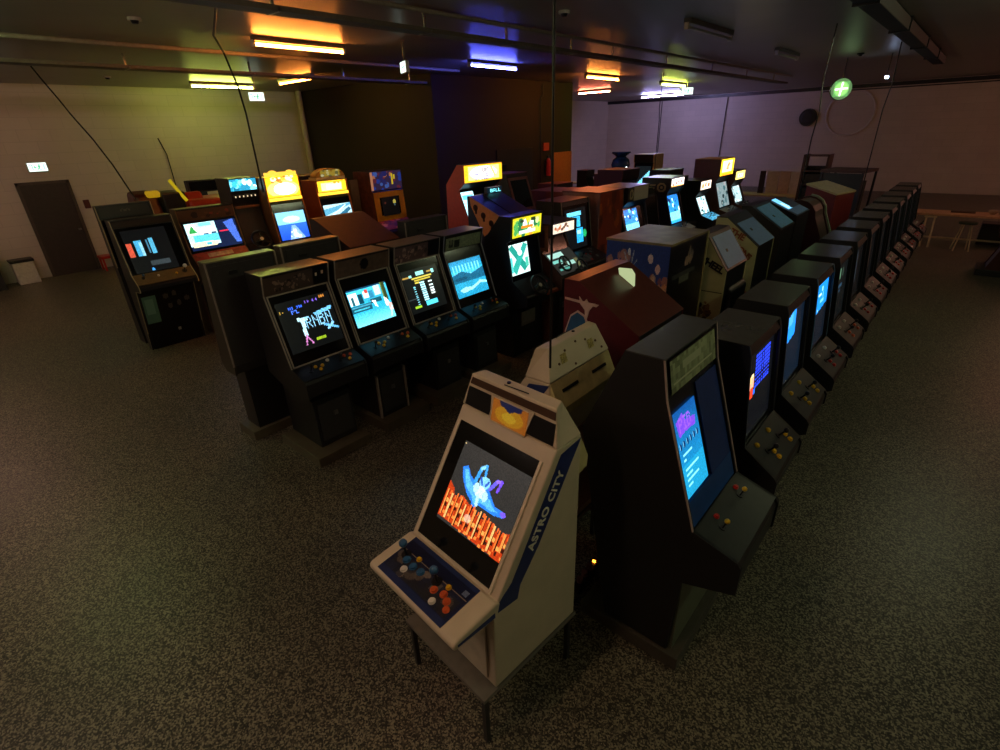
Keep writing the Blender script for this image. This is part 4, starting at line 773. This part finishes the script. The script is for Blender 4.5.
def rn(seed):
    c = Cv(24, 36, '#101214'); c.r = np.random.RandomState(seed); col = ['#4a5a68', '#6a4838', '#8a6a5a', '#3a5a78'][seed % 4]
    return c.rect(.15, .1, .45, .7, col, .55).noise(.3)  # faint reflection on an otherwise dark screen, painted into the picture
infoR = [('black cabinet with blue text rows and a small red figure on its screen', r1(), 2.0, (Y, Y)),
         ('black cabinet with a glowing blue corner on its screen, second beyond the big black one', r2(), 1.8, (Y, Y)),
         ('black cabinet with blue lit edges and white writing on a bright blue screen', r3(), 1.9, (W_, R_)),
         ('black cabinet with a green reflection on its top and a nearly dark screen', r4(), 1.0, (W_, O_))]
ords = ['fifth', 'sixth', 'seventh', 'eighth', 'ninth', 'tenth', 'eleventh', 'twelfth']
for k in range(12):
    if k < 4: lb, cv, st, bm_ = infoR[k]
    else: lb, cv, st, bm_ = 'black cabinet with a dim screen, %s in the long right row of small ones' % ords[k-4], rn(k), .5, (W_, R_)
    ctl = [('s', .28, .5, K_), ('b', .2, .2, bm_[0]), ('b', .36, .62, bm_[1]), ('b', .36, .8, bm_[1]), ('s', .66, .5, K_), ('b', .58, .2, bm_[0]), ('b', .78, .62, bm_[1]), ('b', .78, .8, bm_[1])]
    P = dict(rowR); P.update(screens=[(cv, EMI(st), .08, .92, .02, .96)], controls=ctl)
    if k == 2: P['trim'] = M('blue lit edge', '#5a80a8', .3)
    P['cp'] = M('slate panel', '#20282a', .5) if k < 3 else M('worn dark panel', '#2a2422', .5)
    upright(lb, (-.725 if k == 0 else -.745, 2.985+.31+.885*k, 0), 0, .62, P, 'long row of small black cabinets at right')
# big black cabinet
o = upright('big black cabinet with a cyan purple picture, nearest of the right row', (-.85, 2.405, 0), 0, .65,
    dict(H=1.9, D=.2, Dt=.2, backk=(.42, 1.39), xm=.0, xmb=.035, mz=1.70, xb=.035, zb=1.70, xc=.25, zc=1.02, xp=.48, zp=.95, ph=.2, xf=.235, xf0=.21, zu=.655, z0=.1, recess=.02, bezel=M('blue black recess', '#10141c', .3), side=M('matt black side', '#141316', .6), top=M('grey green top', '#45463f', .3),
         trim=M('pink lit grey edge', '#b09894', .35), mqmat=M('black gloss header frame', '#101010', .15), screens=[], door=False,  # pinkish light on the edges put into the trim colour
         controls=[('s', .24, .42, Y, .8), ('b', .31, .2, R_, .012), ('s', .72, .35, Y, .8), ('b', .78, .18, R_, .012)], cp=M('dark green black panel', '#242826', .35)))
hd = Cv(64, 18, '#8a9474'); hd.noise(.35, cell=3).rect(.04, .72, .9, .8, '#b8bc9c').rect(.25, .3, .65, .5, '#a8ae90').rect(0, 0, 1, .08, '#1c1c1c')  # greenish reflection and pale highlights of the header glass painted in
pic_on('header_picture', hd, (0, 1.885), (.033, 1.71), -.28, .28, .006, PIC('pale header sheen', 0, .12), o)
# recessed tube with curved glass
rec = MB(); n_ = 8
scv = s_bluecurve()
Zb, Zc = (.035, 1.70), (.25, 1.02)
pic_on('screen', scv, Zb, Zc, -.29, -.02, -.012, EMI(1.4), o, .13, .78)
MB().slab(lerp(Zb, Zc, .8), Zc, -.3, .3, .012, -.02).build('bezel_lip', M('blue lip board', '#1e4a90', .3), o)
MB().slab(lerp(Zb, Zc, .05), lerp(Zb, Zc, .98), .02, .3, .006, -.016).build('bezel_panel', M('recess board screen glow', '#1e3878', .3), o)  # recess panel carries the blue glow of the screen in its colour
MB().box(-.36, .29, -.35, .33, 0, .1).build('plinth', M('dark brown plinth', '#45423a', .35), o, bevel=.006)
MB().box(.19, .235, -.3, .3, .1, .655).build('front_panel', M('grey green front', '#626a58', .4), o)

# ================================================================== the two cream cabinets on legs
def candy(label, loc, rz, front=True, stand=True):
    """local frame: +x front, y to the left when seen from the front is negative; depth .69"""
    o = empty('arcade_cabinet', label, 'arcade cabinet', loc, rz, 'cream cabinets on low steel stands'); h = .325
    # local x = .07 - s
    X = lambda s: -s
    body = [(X(.69), .38), (X(.07), .38), (X(.08), .86), (X(.09), .93), (X(.51), 1.57), (X(.69), 1.57)]
    MB().prism(body, -h, h).build('body', cream, o, bevel=.008)
    # base edge seam and lower front door
    MB().box(X(.068), X(.058), -h+.05, h-.05, .42, .84).build('front_door', M('scratched cream front', '#d0c4ae', .5, noise=.1, scale=14), o)
    # shelf control panel
    sh = [(X(-.16), .885), (X(-.165), .915), (X(-.15), .932), (X(.09), .962), (X(.12), .95), (X(.1), .88), (X(.02), .87)]
    cp = MB().prism(sh, -h-.01, h+.01).build('control_shelf', cream, o, bevel=.012)
    p0, p1 = (X(.09), .962), (X(-.15), .932)
    # plate
    plate = Cv(80, 40, '#1d2440'); plate.rect(0, .0, 1, .3, '#141c3c').rect(0, .3, 1, .335, '#8a7a68').rect(.9, .1, .96, .24, '#6a7a98').rect(.04, .42, .96, .97, '#2c2c34').spots(20, ['#6a6058', '#20263a', '#8a8074', '#28304a'], .05, .45, .95, .95, .03, .08, .7).rect(.6, .4, .7, .7, '#7a7064', .6).noise(.2)
    pl = MB().slab(p0, p1, -.27, .23, .004, 0).build('control_plate', navy, cp)
    picgrid('plate_print', plate, on_panel(p0, p1, -.265, .1, .0045), (0, .49, 0), on_panel(p0, p1, 0, .86, .0045)-on_panel(p0, p1, 0, .1, .0045), PRT, pl)
    for y, t, mt, r in [(-.135, .33, Y, .014), (.105, .36, Y, .014), (-.185, .5, bluep, .021), (-.125, .52, bluep, .021), (-.07, .5, bluep, .021), (-.15, .68, W_, .018),
                        (.06, .58, O_, .019), (.115, .52, O_, .019), (.155, .58, O_, .019), (.185, .7, O_, .017), (.1, .76, W_, .018)]:
        btn(pl, p0, p1, y, t, mt, r*.85)
    stick(pl, p0, p1, -.215, .42, bluep, 1.25); stick(pl, p0, p1, .035, .42, bluep, 1.25)
    # monitor glass on the slope
    a, b = (X(.095), .937), (X(.51), 1.57)
    top, bot = lerp(a, b, .9), lerp(a, b, .06)
    gl = MB().slab(top, bot, -.285, .265, .006, 0).build('monitor_glass', M('dark monitor glass', '#12120f', .12), o)
    pic_on('screen', s_wing(), lerp(a, b, .79), lerp(a, b, .23), -.2, .262, .0075, EMI(1.25), gl)
    e = MB(); 
    for y0, y1 in ((-.3, -.285), (.265, .28)): e.slab(top, bot, y0, y1, .01, 0)
    e.slab(bot, lerp(a, b, .04), -.3, .28, .012, 0); e.build('glass_frame', M('light cream frame', '#dccfb6', .35), o)
    # header box with bevelled ends
    hb = h+.0; ti = .07
    vs = [(X(.51), -hb, 1.575), (X(.69), -hb, 1.575), (X(.69), hb, 1.575), (X(.51), hb, 1.575),
          (X(.555), -hb+ti*.6, 1.75), (X(.625), -hb+ti, 1.755), (X(.625), hb-ti, 1.755), (X(.555), hb-ti*.6, 1.75)]
    hd_ = MB().add(vs, [(0, 3, 2, 1), (4, 5, 6, 7), (0, 4, 7, 3), (1, 2, 6, 5), (0, 1, 5, 4), (3, 7, 6, 2)]).build('header_box', cream, o, bevel=.006)
    f0, f1 = (X(.553), 1.745), (X(.51), 1.575)
    hp = lambda name, pts, mt, off, t=.004, par=hd_: _quad(name, pts, mt, f0, f1, off, t, par)
    hp('header_strip', [(-.27, .06), (.285, .06), (.29, .27), (-.28, .27)], M('brown tinted strip', '#4a3528', .3), .001)
    hp('speaker_recess', [(-.285, .36), (-.1, .36), (-.12, .95), (-.3, .95)], black2, .001)
    hp('speaker_recess', [(.155, .36), (.295, .36), (.3, .95), (.13, .95)], black2, .001)
    hp('header_frame', [(-.115, .3), (.17, .3), (.13, 1.1), (-.1, 1.1)], cream, .002, .008)
    mq = Cv(40, 26, '#b5651c'); mq.ell(.5, .55, .4, .4, '#c98a1c').ell(.5, .6, .2, .2, '#d8a828').poly([(.2, 0), (.85, 0), (.8, .2), (.62, .25), (.5, .4), (.35, .25), (.22, .2)], '#1c2148').noise(.15)
    picgrid('header_picture', mq, nq(f0, f1, -.095, .36, .012), (0, .235, 0), nq(f0, f1, 0, 1.03, .012)-nq(f0, f1, 0, .36, .012), PIC('warm header glow', .55, .3), hd_)
    MB().cyl((X(.59), -.05, 1.755), (X(.59), -.05, 1.762), .01).tube([(X(.56), -.05, 1.758), (X(.57), .1, 1.758)], .003).build('header_catch', black2, hd_)
    # back vent plate
    bv = MB().prism([(X(.688), 1.572), (X(.76), 1.42), (X(.755), 1.36), (X(.69), 1.34)], -h+.005, h-.005).build('vent_cover', M('pale yellow cream back', '#cfc38c', .45), o, bevel=.004)
    for s in (-1, 1): MB().prism([(X(.720), 1.515), (X(.727), 1.499), (X(.723), 1.499), (X(.716), 1.515)], s*.16-.08, s*.16+.08).build('vent_slot', black2, bv)
    bb = MB()
    for y, z in [(-.2, .5), (-.1, .3), (0, .2), (.12, .3), (.2, .6), (-.25, .8), (.05, .85)]:
        q = Vector((X(.625), y, 1.755)).lerp(Vector((X(.69), y, 1.575)), z); bb.cyl(q, q+Vector((-.004, 0, .002)), .008, n=10)
    bb.build('cover_screws', M('brown screw', '#5a3c28', .5), hd_)
    for y in (-.14, .15):
        q0 = Vector((X(.625), y-.03, 1.755)).lerp(Vector((X(.69), y-.03, 1.575)), .35); q1 = q0.lerp(q0+Vector((-.065, 0, -.18)), .3)
        picgrid('sticker', Cv(8, 8, '#a8985c').noise(.5), q0+Vector((-.004, .06, .002)), (0, -.06, 0), q1-q0, PRT, hd_)
    MB().box(X(.70), X(.69), -h+.02, h-.02, .45, 1.15).build('back_door', M('orange lit cream back', '#b08c7c', .5), o)  # back door tinted pinkish for the orange light on it
    # blue side bands with lettering
    band = [(.535, 1.535), (.685, 1.555), (.38, 1.10), (.255, .95), (.235, .885), (.1, .885), (-.14, .905), (-.15, .925), (.085, .935), (.2, 1.0), (.26, 1.09)]
    for s in (-1, 1):
        y0, y1 = (s*(h+.0025), s*h) if s < 0 else (h, h+.0025)
        body_b = MB().prism([(X(a_), b_) for a_, b_ in [(.54, 1.535), (.686, 1.56), (.385, 1.10), (.255, .945), (.235, .87), (.1, .885), (.095, .925), (.2, 1.0), (.26, 1.09)]], y0, y1).build('side_band', M('royal blue band', '#22326e', .4), o)
        MB().prism([(X(.08), .885), (X(-.14), .9), (X(-.14), .912), (X(.08), .915)], s*(h+.012) if s < 0 else h+.0105, s*(h+.0105) if s < 0 else h+.012).build('shelf_stripe', MATS['royal blue band'], o)
        d = Vector((X(.60)-X(.30), 0, 1.50-1.05)).normalized()
        if s > 0: xa = -d; xa = d*1.0; 
        ctr = Vector((X(.435), s*(h+.004), 1.275))
        if s > 0:   # seen from +y: right is -x
            ax = d; ay = Vector((0, 1, 0)).cross(ax)*1.0
        else:
            ax = -d; ay = Vector((0, -1, 0)).cross(ax)*1.0
        text3d('side_lettering', 'ASTRO CITY', .067, frame_mx(ctr, ax, ay), M('silver lettering', '#efe8d4', .4), body_b, .0015, 1.08)
    # stand
    st = MB().box(X(.70), X(-.015), -h-.005, h+.005, .35, .375).build('stand_top', M('grey stand steel', '#7c7870', .35, metal=.2), o)
    for sx in (.66, .01):
        for sy in (-1, 1): MB().box(X(sx)-.013, X(sx)+.013, sy*(h-.02)-.013, sy*(h-.02)+.013, 0, .35).build('leg', black, o)
    return o
def nq(f0, f1, y, t, off): return on_panel(f0, f1, y, t, off)
def _quad(name, pts, mt, f0, f1, off, t, par):
    vs = [nq(f0, f1, y, q, off) for y, q in pts]+[nq(f0, f1, y, q, off+t) for y, q in pts]; n = len(pts)
    return MB().add(vs, [tuple(range(n)), tuple(range(2*n-1, n-1, -1))]+[(i, (i+1) % n, (i+1) % n+n, i+n) for i in range(n)]).build(name, mt, par)
a = math.radians(4.5)
P0 = Vector((-1.13, 1.07, 0)); fv = Vector((-math.sin(a), -math.cos(a), 0)); wv = Vector((math.cos(a), -math.sin(a), 0))
cc = P0-wv*.325
candy('cream cabinet on a low steel stand with a winged blue shape above fiery letters', cc, math.atan2(fv.y, fv.x))
candy('cream cabinet seen from behind with a yellowish slotted top, behind the front cream one', (-2.19, 2.415, 0), math.pi)

# ================================================================== cabinets turned away in the right half
o = sloped('big maroon box cabinet with a blue patch on its side and a sloping lid', (-1.40, 3.31, 0), .72, 1.91, 1.61, .6, .12, M('maroon side board', '#5a1620', .45), M('brown red sloping lid', '#5c2c26', .3))
c = Cv(60, 60, '#5a1620')
art = [(-.60, 1.40), (-.585, 1.53), (-.54, 1.66), (-.48, 1.705), (-.42, 1.68), (-.385, 1.62), (-.40, 1.5), (-.44, 1.3), (-.6, 1.2)]
cx0 = sum(p[0] for p in art)/len(art); cz0 = sum(p[1] for p in art)/len(art)
MB().prism(art, -.363, -.36).build('white_patch_outline', M('white print', '#d8bcb0', .5), o)
MB().prism([(cx0+(p[0]-cx0)*.88, cz0+(p[1]-cz0)*.92) for p in art], -.366, -.363).build('blue_patch', M('petrol blue print', '#245c88', .5), o)
MB().prism([(-.59, 1.785), (-.59, 1.77), (-.33, 1.755), (-.31, 1.775)], -.364, -.36).prism([(-.47, 1.81), (-.435, 1.77), (-.41, 1.80), (-.385, 1.765), (-.34, 1.78), (-.385, 1.72), (-.41, 1.62), (-.42, 1.72), (-.46, 1.76)], -.368, -.36).build('white_star_print', MATS['white print'], o)
for y in (-.2, .15): MB().slab((-.1, 1.658), (-.03, 1.625), y-.05, y+.05, .004, .005).build('lid_vent', M('dark brown vent', '#3a1c1a', .5), o)
# blue space cabinet
o = empty('arcade_cabinet', 'box cabinet with a blue starry side print and a scuffed tan top', 'arcade cabinet', (-2.1, 4.68, 0))
MB().box(-.32, .3, -.42, .42, 0, 1.93).build('body', M('dark blue grey board', '#1c2030', .45), o)
MB().box(-.33, .31, -.425, .425, 1.93, 1.95).build('top_panel', M('scuffed tan top', '#8a7a54', .45, noise=.35, scale=7), o)
sp = Cv(90, 150, '#2a3c80'); sp.vgrad('#2c4490', '#24346e').spots(22, ['#c08a78', '#d8a080', '#a87078'], .0, .06, .42, .16, .02, .05, .6).line(.45, .04, .38, .2, .01, '#a8b4d0').line(.5, .08, .4, .14, .008, '#a8b4d0').line(.3, .05, .4, .13, .008, '#a8b4d0').spots(34, ['#d8824a', '#f0a058', '#a85a38', '#e0b898'], .4, .15, .98, .25, .015, .05, .6).ell(.38, .045, .025, .016, '#d8e0f0').ell(.72, .065, .04, .022, '#e0c8d0').ell(.84, .11, .04, .022, '#e8c0c0').spots(20, ['#3a4a88', '#0c1430'], 0, .4, 1, 1, .03, .1, .5).ell(.8, .5, .08, .05, '#c07a48').ell(.8, .5, .05, .03, '#1a1c38').noise(.15)
picgrid('side_print', sp, (-.32, -.423, 1.93), (.62, 0, 0), (0, 0, -1.9), PRT, o)
bk = Cv(60, 90, '#17171c'); bk.rect(0, 0, 1, .14, '#1c1c24').spots(9, ['#a88a78', '#7a6a68'], .4, .05, .65, .13, .02, .04).rect(.1, .15, .7, .17, '#4a4a4c').rect(.3, .17, .55, .2, '#6a6a60').rect(.02, .22, .98, .98, '#101013').noise(.2)
picgrid('back_print', bk, (.303, -.42, 1.93), (0, .84, 0), (0, 0, -1.9), PRT, o)
MB().box(.3, .312, .395, .42, .0, 1.93).build('edge_trim', M('pale cream edge', '#a89c6c', .4), o)
gp = tag(MB().prism([(-1.81, 1.88), (-1.82, 1.925), (-1.72, 1.93), (-1.69, 1.895), (-1.685, 1.805)], 3.39, 3.41).build('lid_glow', EM('pale green lid reflection', '#c8d8a0', .8)), 'small pale green plate standing in for glow reflected on the maroon lid', 'sign')  # glowing piece added for the light reflected on the lid
slopegl = M('pale blue reflection tone', '#7da2dc', .45, noise=.06)  # blue reflected in the glossy backs, put into their colour
def eback(label, xr, y0, W, zt, zl, d, side, lettering=None, panel=(.15, .85), pan=slopegl, glow=None):
    o = sloped(label, (xr, y0+W/2, 0), W, zt, zl, d, .12, side, M('charcoal sloping lid', '#2a2826', .35), group='cabinets turned away with sloping tops')
    p0, p1 = (-d+.12, zt), (0, zl)
    q = MB().slab(lerp(p0, p1, panel[0]), lerp(p0, p1, panel[1]), -W/2+.06, W/2-.04, .006, .006).build('glossy_panel', pan, o)
    MB().slab(lerp(p0, p1, .5), lerp(p0, p1, .58), -.1, -.06, .004, .012).build('panel_catch', black2, q)
    return o
o = eback('cream sided cabinet with black slanted lettering, just behind the starry blue one', -1.62, 5.25, .62, 1.87, 1.53, .36, creamw, panel=(.1, .95))
text3d('side_lettering', 'WHEEL', .095, frame_mx(Vector((-.165, -.315, 1.59)), Vector((.78, 0, -.36)), Vector((.36, 0, .78))), M('near black lettering', '#1c1a1c', .5), o, .002, .95)
MB().prism([(.0, 1.35), (.05, 1.3), (.05, .8), (.2, .7), (.2, 0), (0, 0)], -.2, .28).build('rear_box', black, o, bevel=.02)
picgrid('side_print', (lambda c: c.line(0, .05, 1, .05, .012, '#4a4430').spots(16, ['#2a2018', '#6a4a28', '#8a6a38', '#3a2c1c'], .3, .3, .7, .8, .04, .12))(Cv(36, 44, '#b9b184')), (-.34, -.316, 1.33), (.33, 0, 0), (0, 0, -.42), PRT, o)
o = eback('cream sided cabinet with brown orange lettering THE SIMPSONS on its side', -1.65, 6.3, .66, 1.885, 1.59, .5, creamw, panel=(.25, 1.0))
lm = M('brown orange lettering', '#8a4420', .5)
text3d('side_lettering', 'THE', .10, frame_mx(Vector((-.235, -.334, 1.705)), Vector((.95, 0, -.42)), Vector((.42, 0, .95))), lm, o, .002, .95)
text3d('side_lettering', 'SIMPSONS', .095, frame_mx(Vector((-.21, -.334, 1.56)), Vector((.82, 0, -.57)), Vector((.57, 0, .82))), lm, o, .002, .85)
MB().cyl((-.08, -.337, .95), (-.08, -.333, .95), .12, n=16).build('side_patch', M('faded red print', '#9a5a40', .5), o)
eback('dark cabinet with a wide glossy back painted with blue reflection, behind the lettered cream one', -1.67, 7.3, .66, 1.885, 1.62, .52, M('dark charcoal side', '#201e1e', .45), panel=(.1, .95), pan=M('bright blue reflection tone', '#74b0ec', .4))  # brighter blue reflection put into this back's colour
o = eback('dark cabinet with a bright cyan blue reflection strip painted on its sloping top', -1.7, 8.15, .7, 1.84, 1.68, .48, M('dark charcoal side', '#201e1e', .45), panel=(.6, .95))
picgrid('reflection_strip', (lambda c: c.rect(0, 0, 1, 1, '#6fc0f0').rect(.72, 0, .8, 1, '#3a70ff').rect(.8, 0, 1, 1, '#1030b0').rect(.3, .3, .65, .7, '#bfeaff'))(Cv(40, 8, '#6fc0f0')), (-.40, -.27, 1.853), (.34, 0, -.142), (.0, .17, .0), EMI(1.6), o) if False else picgrid('reflection_strip', (lambda c: c.rect(0, 0, 1, 1, '#6fc0f0').rect(0, .72, 1, .8, '#3a70ff').rect(0, .8, 1, 1, '#1030b0').rect(.3, .3, .7, .65, '#bfeaff'))(Cv(8, 40, '#6fc0f0')), (-.39, -.26, 1.865), (0, .2, 0), (.36, 0, -.16), EMI(1.6), o)  # glowing strip painted as the blue reflection in the glossy top
# rounded maroon machine
o = empty('arcade_cabinet', 'rounded maroon machine with a pale green edge behind the long right row', 'arcade cabinet', (-1.85, 9.7, 0))
prof = [(-.35, 0), (-.35, 1.45)]+[(-.1+.25*math.cos(t), 1.5+.25*math.sin(t)) for t in [math.pi-k*math.pi/8 for k in range(9)]]+[(.28, 1.2), (.32, .6), (.32, 0)]
MB().prism(prof, -.33, -.28).prism(prof, .28, .33).build('side_panel', M('dark maroon shell', '#3c1c1c', .4), o)
MB().prism([(p[0]*.93, p[1]*.985) for p in prof], -.28, .28).build('body', M('brownish shell', '#5a4640', .4), o)
e = MB(); pe = prof[6:]
for a_, b_ in zip(pe[:-1], pe[1:]): e.slab(a_, b_, .33, .38, .03, -.01)
e.build('edge_strip', M('pale green edge', '#8fa088', .4), o)
o = empty('arcade_cabinet', 'red box cabinet with a cream top standing behind the rounded maroon machine', 'arcade cabinet', (-1.85, 11.1, 0), math.radians(-14))
MB().box(-.28, .24, -.35, .35, 0, 1.72).build('body', M('dusty red body', '#7a2420', .45), o); MB().prism([(-.29, 1.86), (.25, 1.72), (.25, 1.69), (-.29, 1.83)], -.36, .36).build('top_panel', M('cream yellow top', '#c8b484', .45), o)
MB().prism([(-.28, 1.72), (-.28, 1.82), (.24, 1.7)], -.35, .35).build('wedge', MATS['dusty red body'], o)
o = empty('display_case', 'tall glazed display case with a dark frame beside the hanging cord', 'display case', (-2.15, 14.4, 0), math.radians(-10))
MB().box(-.42, .42, -.4, .4, 0, .9).build('base', M('olive brown board', '#3a3424', .5), o)
for sx in (-1, 1):
    for sy in (-1, 1): MB().box(sx*.41-.02, sx*.41+.02, sy*.39-.02, sy*.39+.02, .9, 1.8).build('post', black, o)
MB().box(-.44, .44, -.42, .42, 1.8, 1.86).build('top_frame', M('brown red frame', '#4a2a22', .5), o)
MB().box(-.3, .3, -.3, .3, .9, 1.6).build('contents', M('dark olive contents', '#2c2e22', .6, noise=.5, scale=8), o)
MB().box(-.40, .40, -.385, -.375, .92, 1.79).build('glass', M('smoky glass pane', '#1c201c', .45), o)
o = empty('shelf_rack', 'tall dark open rack with reddish sides standing before the back wall', 'shelf', (-3.25, 16.6, 0))
for sx in (-1, 1): MB().box(sx*.28-.025, sx*.28+.025, -.25, .25, 0, 2.05).build('side_panel', M('dark red rack', '#42201c', .5), o)
for z in (.5, .9, 1.3, 1.65, 2.02): MB().box(-.28, .28, -.25, .25, z-.015, z+.015).build('shelf', MATS['dark red rack'], o)
MB().box(-.27, .27, .2, .23, 0, 1.75).build('back_panel', M('dark brown rack back', '#241814', .5, noise=.5, scale=6), o)
for z, hh in ((.52, .3), (.92, .3), (1.32, .25)): MB().box(-.2, .18, -.15, .12, z, z+hh).build('box_of_parts', M('mottled dark goods', '#30241e', .6, noise=.6, scale=12), o)
# counter with white boards
o = empty('side_table', 'long pale table before the back wall carrying the white boards', 'table', (-4.7, 18.2, 0))
MB().box(-1.2, 1.2, -.4, .4, .78, .82).build('table_top', M('pale table top', '#b8a890', .5), o)
for sx in (-1, 1):
    for sy in (-1, 1): MB().box(sx*1.12-.02, sx*1.12+.02, sy*.34-.02, sy*.34+.02, 0, .78).build('leg', steel, o)
for k, (x, wd, mt, lb) in enumerate([(-5.03, .16, M('dark panel board', '#2a2226', .5), 'narrow dark board at the left end of the boards on the pale table'), (-4.72, .34, M('beige board', '#c4bcb0', .5), 'beige board second from the left on the pale table'), (-4.38, .3, M('warm beige board', '#c8b8a4', .5), 'warm beige board in the middle of the pale table'), (-3.98, .46, M('off white board', '#ccc8bc', .5), 'widest off white board at the right end of the pale table')]):
    b_ = tag(MB().box(-wd/2, wd/2, -.03, .03, 0, .66).build('leaning_board', mt, bevel=.005), lb, 'board', 'boards on the pale table'); b_.location = (x, 18.35, .822)
# white bench in the far corner with small things
o = empty('side_table', 'white table by the lilac wall at the edge of the dark partition', 'table', (-11.2, 18.4, 0))
MB().box(-.9, .9, -.4, .4, .9, .95).build('table_top', whitep, o)
for sx in (-1, 1):
    for sy in (-1, 1): MB().box(sx*.84-.02, sx*.84+.02, sy*.34-.02, sy*.34+.02, 0, .9).build('leg', steel, o)

# ================================================================== far right: work table, stools, red cabinet
o = empty('work_table', 'long wooden work table at the far end right of the long row', 'table', (.35, 16.6, 0))
MB().box(-1.3, 1.6, -.35, .35, .72, .77).build('table_top', M('worn wood top', '#c89c78', .5, noise=.15), o, bevel=.006)
for sx in (-1.2, 1.5):
    for sy in (-1, 1): MB().box(sx-.025, sx+.025, sy*.3-.025, sy*.3+.025, 0, .72).build('leg', M('pale wood leg', '#ccbc9c', .5), o)
MB().box(-1.0, 1.4, .3, .33, .1, .14).build('stretcher', MATS['pale wood leg'], o)
def trestle(label, x, y, mt, seat):
    o = empty('stool', label, 'stool', (x, y, 0), .2, 'stools at the work table')
    MB().cyl((0, 0, .6), (0, 0, .64), .17, n=20).build('seat', seat, o)
    for k in range(4):
        t = math.pi/4+math.pi/2*k; MB().cyl((.1*math.cos(t), .1*math.sin(t), .6), (.2*math.cos(t), .2*math.sin(t), 0), .014).build('leg', mt, o)
    return o
trestle('stool with a dark green seat and splayed pale legs under the work table', .18, 16.1, MATS['pale wood leg'], M('dark green seat', '#2c4030', .5))
st2 = empty('trestle', 'pair of slanting pale trestle legs at the left end of the work table', 'trestle', (-.55, 16.15, 0))
for dx in (-.08, .08): MB().cyl((dx+.06, .0, .0), (dx+.02, .12, .71), .02).build('leg', MATS['pale wood leg'], st2)
MB().cyl((-.1, .11, .69), (.14, .11, .69), .02).build('crossbar', MATS['pale wood leg'], st2)
tag(MB().box(-.2, .25, -.08, .08, 0, .03).build('tool_tray', M('brown tray', '#4a3424', .5)), 'low brown tray lying on the work table', 'tray').location = (.0, 16.65, .77)
tag(MB().lathe([(.04, 0), (.09, .06), (.08, .1)], 16).build('bowl', M('cream bowl', '#a89078', .5)), 'small cream bowl on the work table', 'bowl').location = (.55, 16.6, .77)
tag(MB().lathe([(.04, 0), (.05, .12), (.03, .15), (.045, .2)], 16).build('jar', M('tan jar', '#a08468', .5)), 'tan jar standing on the work table right of the bowl', 'jar').location = (.7, 16.7, .77)
tag(MB().box(-.3, .3, -.25, .25, 0, .5).build('storage_box', M('dark storage box', '#2a2420', .6), bevel=.01), 'dark box on the floor behind the right end of the work table', 'box').location = (.75, 17.3, 0)
o = empty('arcade_cabinet', 'dark red cabinet with a black plinth cut by the right edge of the picture', 'arcade cabinet', (1.0, 13.95, 0), math.radians(180))
prof = [(-.35, .12), (-.35, 1.6), (-.1, 1.6), (.1, 1.0), (.35, .9), (.35, .75), (.2, .65), (.38, .12)]
MB().prism(prof, -.33, -.3).prism(prof, .3, .33).build('side_panel', M('deep maroon side', '#4a1a18', .45), o)
MB().prism([(p[0]*.94, p[1]*.985+.005) for p in prof], -.3, .3).build('body', M('grey brown body', '#4a3c38', .5), o); MB().box(-.38, .5, -.36, .36, 0, .12).build('plinth', black, o, bevel=.01)

# ---------------------------------------------------------------- cables on the floor by the cream cabinet
o = empty('power_strip', 'power strip with an orange glowing switch on the floor between the cream and black cabinets', 'power strip', (-1.38, 2.18, .0), math.radians(-50))
o.location = (-1.33, 2.32, 0); o.rotation_euler = (0, 0, math.radians(95))
MB().box(-.16, .16, -.03, .03, 0, .05).build('housing', M('dark strip', '#2a2220', .4), o, bevel=.006)
for k in range(3): MB().cyl((-.1+.07*k, 0, .05), (-.1+.07*k, 0, .085), .022, n=12).build('plug', M('pinkish plug', '#7a5048', .5), o)
MB().box(.11, .125, -.01, .01, .05, .058).build('switch', EM('orange switch glow', '#ff8a20', 14), o)
tag(MB().tube([(-1.31, 2.14, .012), (-1.27, 1.98, .012), (-1.36, 1.86, .012), (-1.6, 1.82, .012), (-1.85, 1.9, .012)], .008, 6).build('power_cable', black2), 'black power cable lying on the floor behind the front cream cabinet', 'cable')
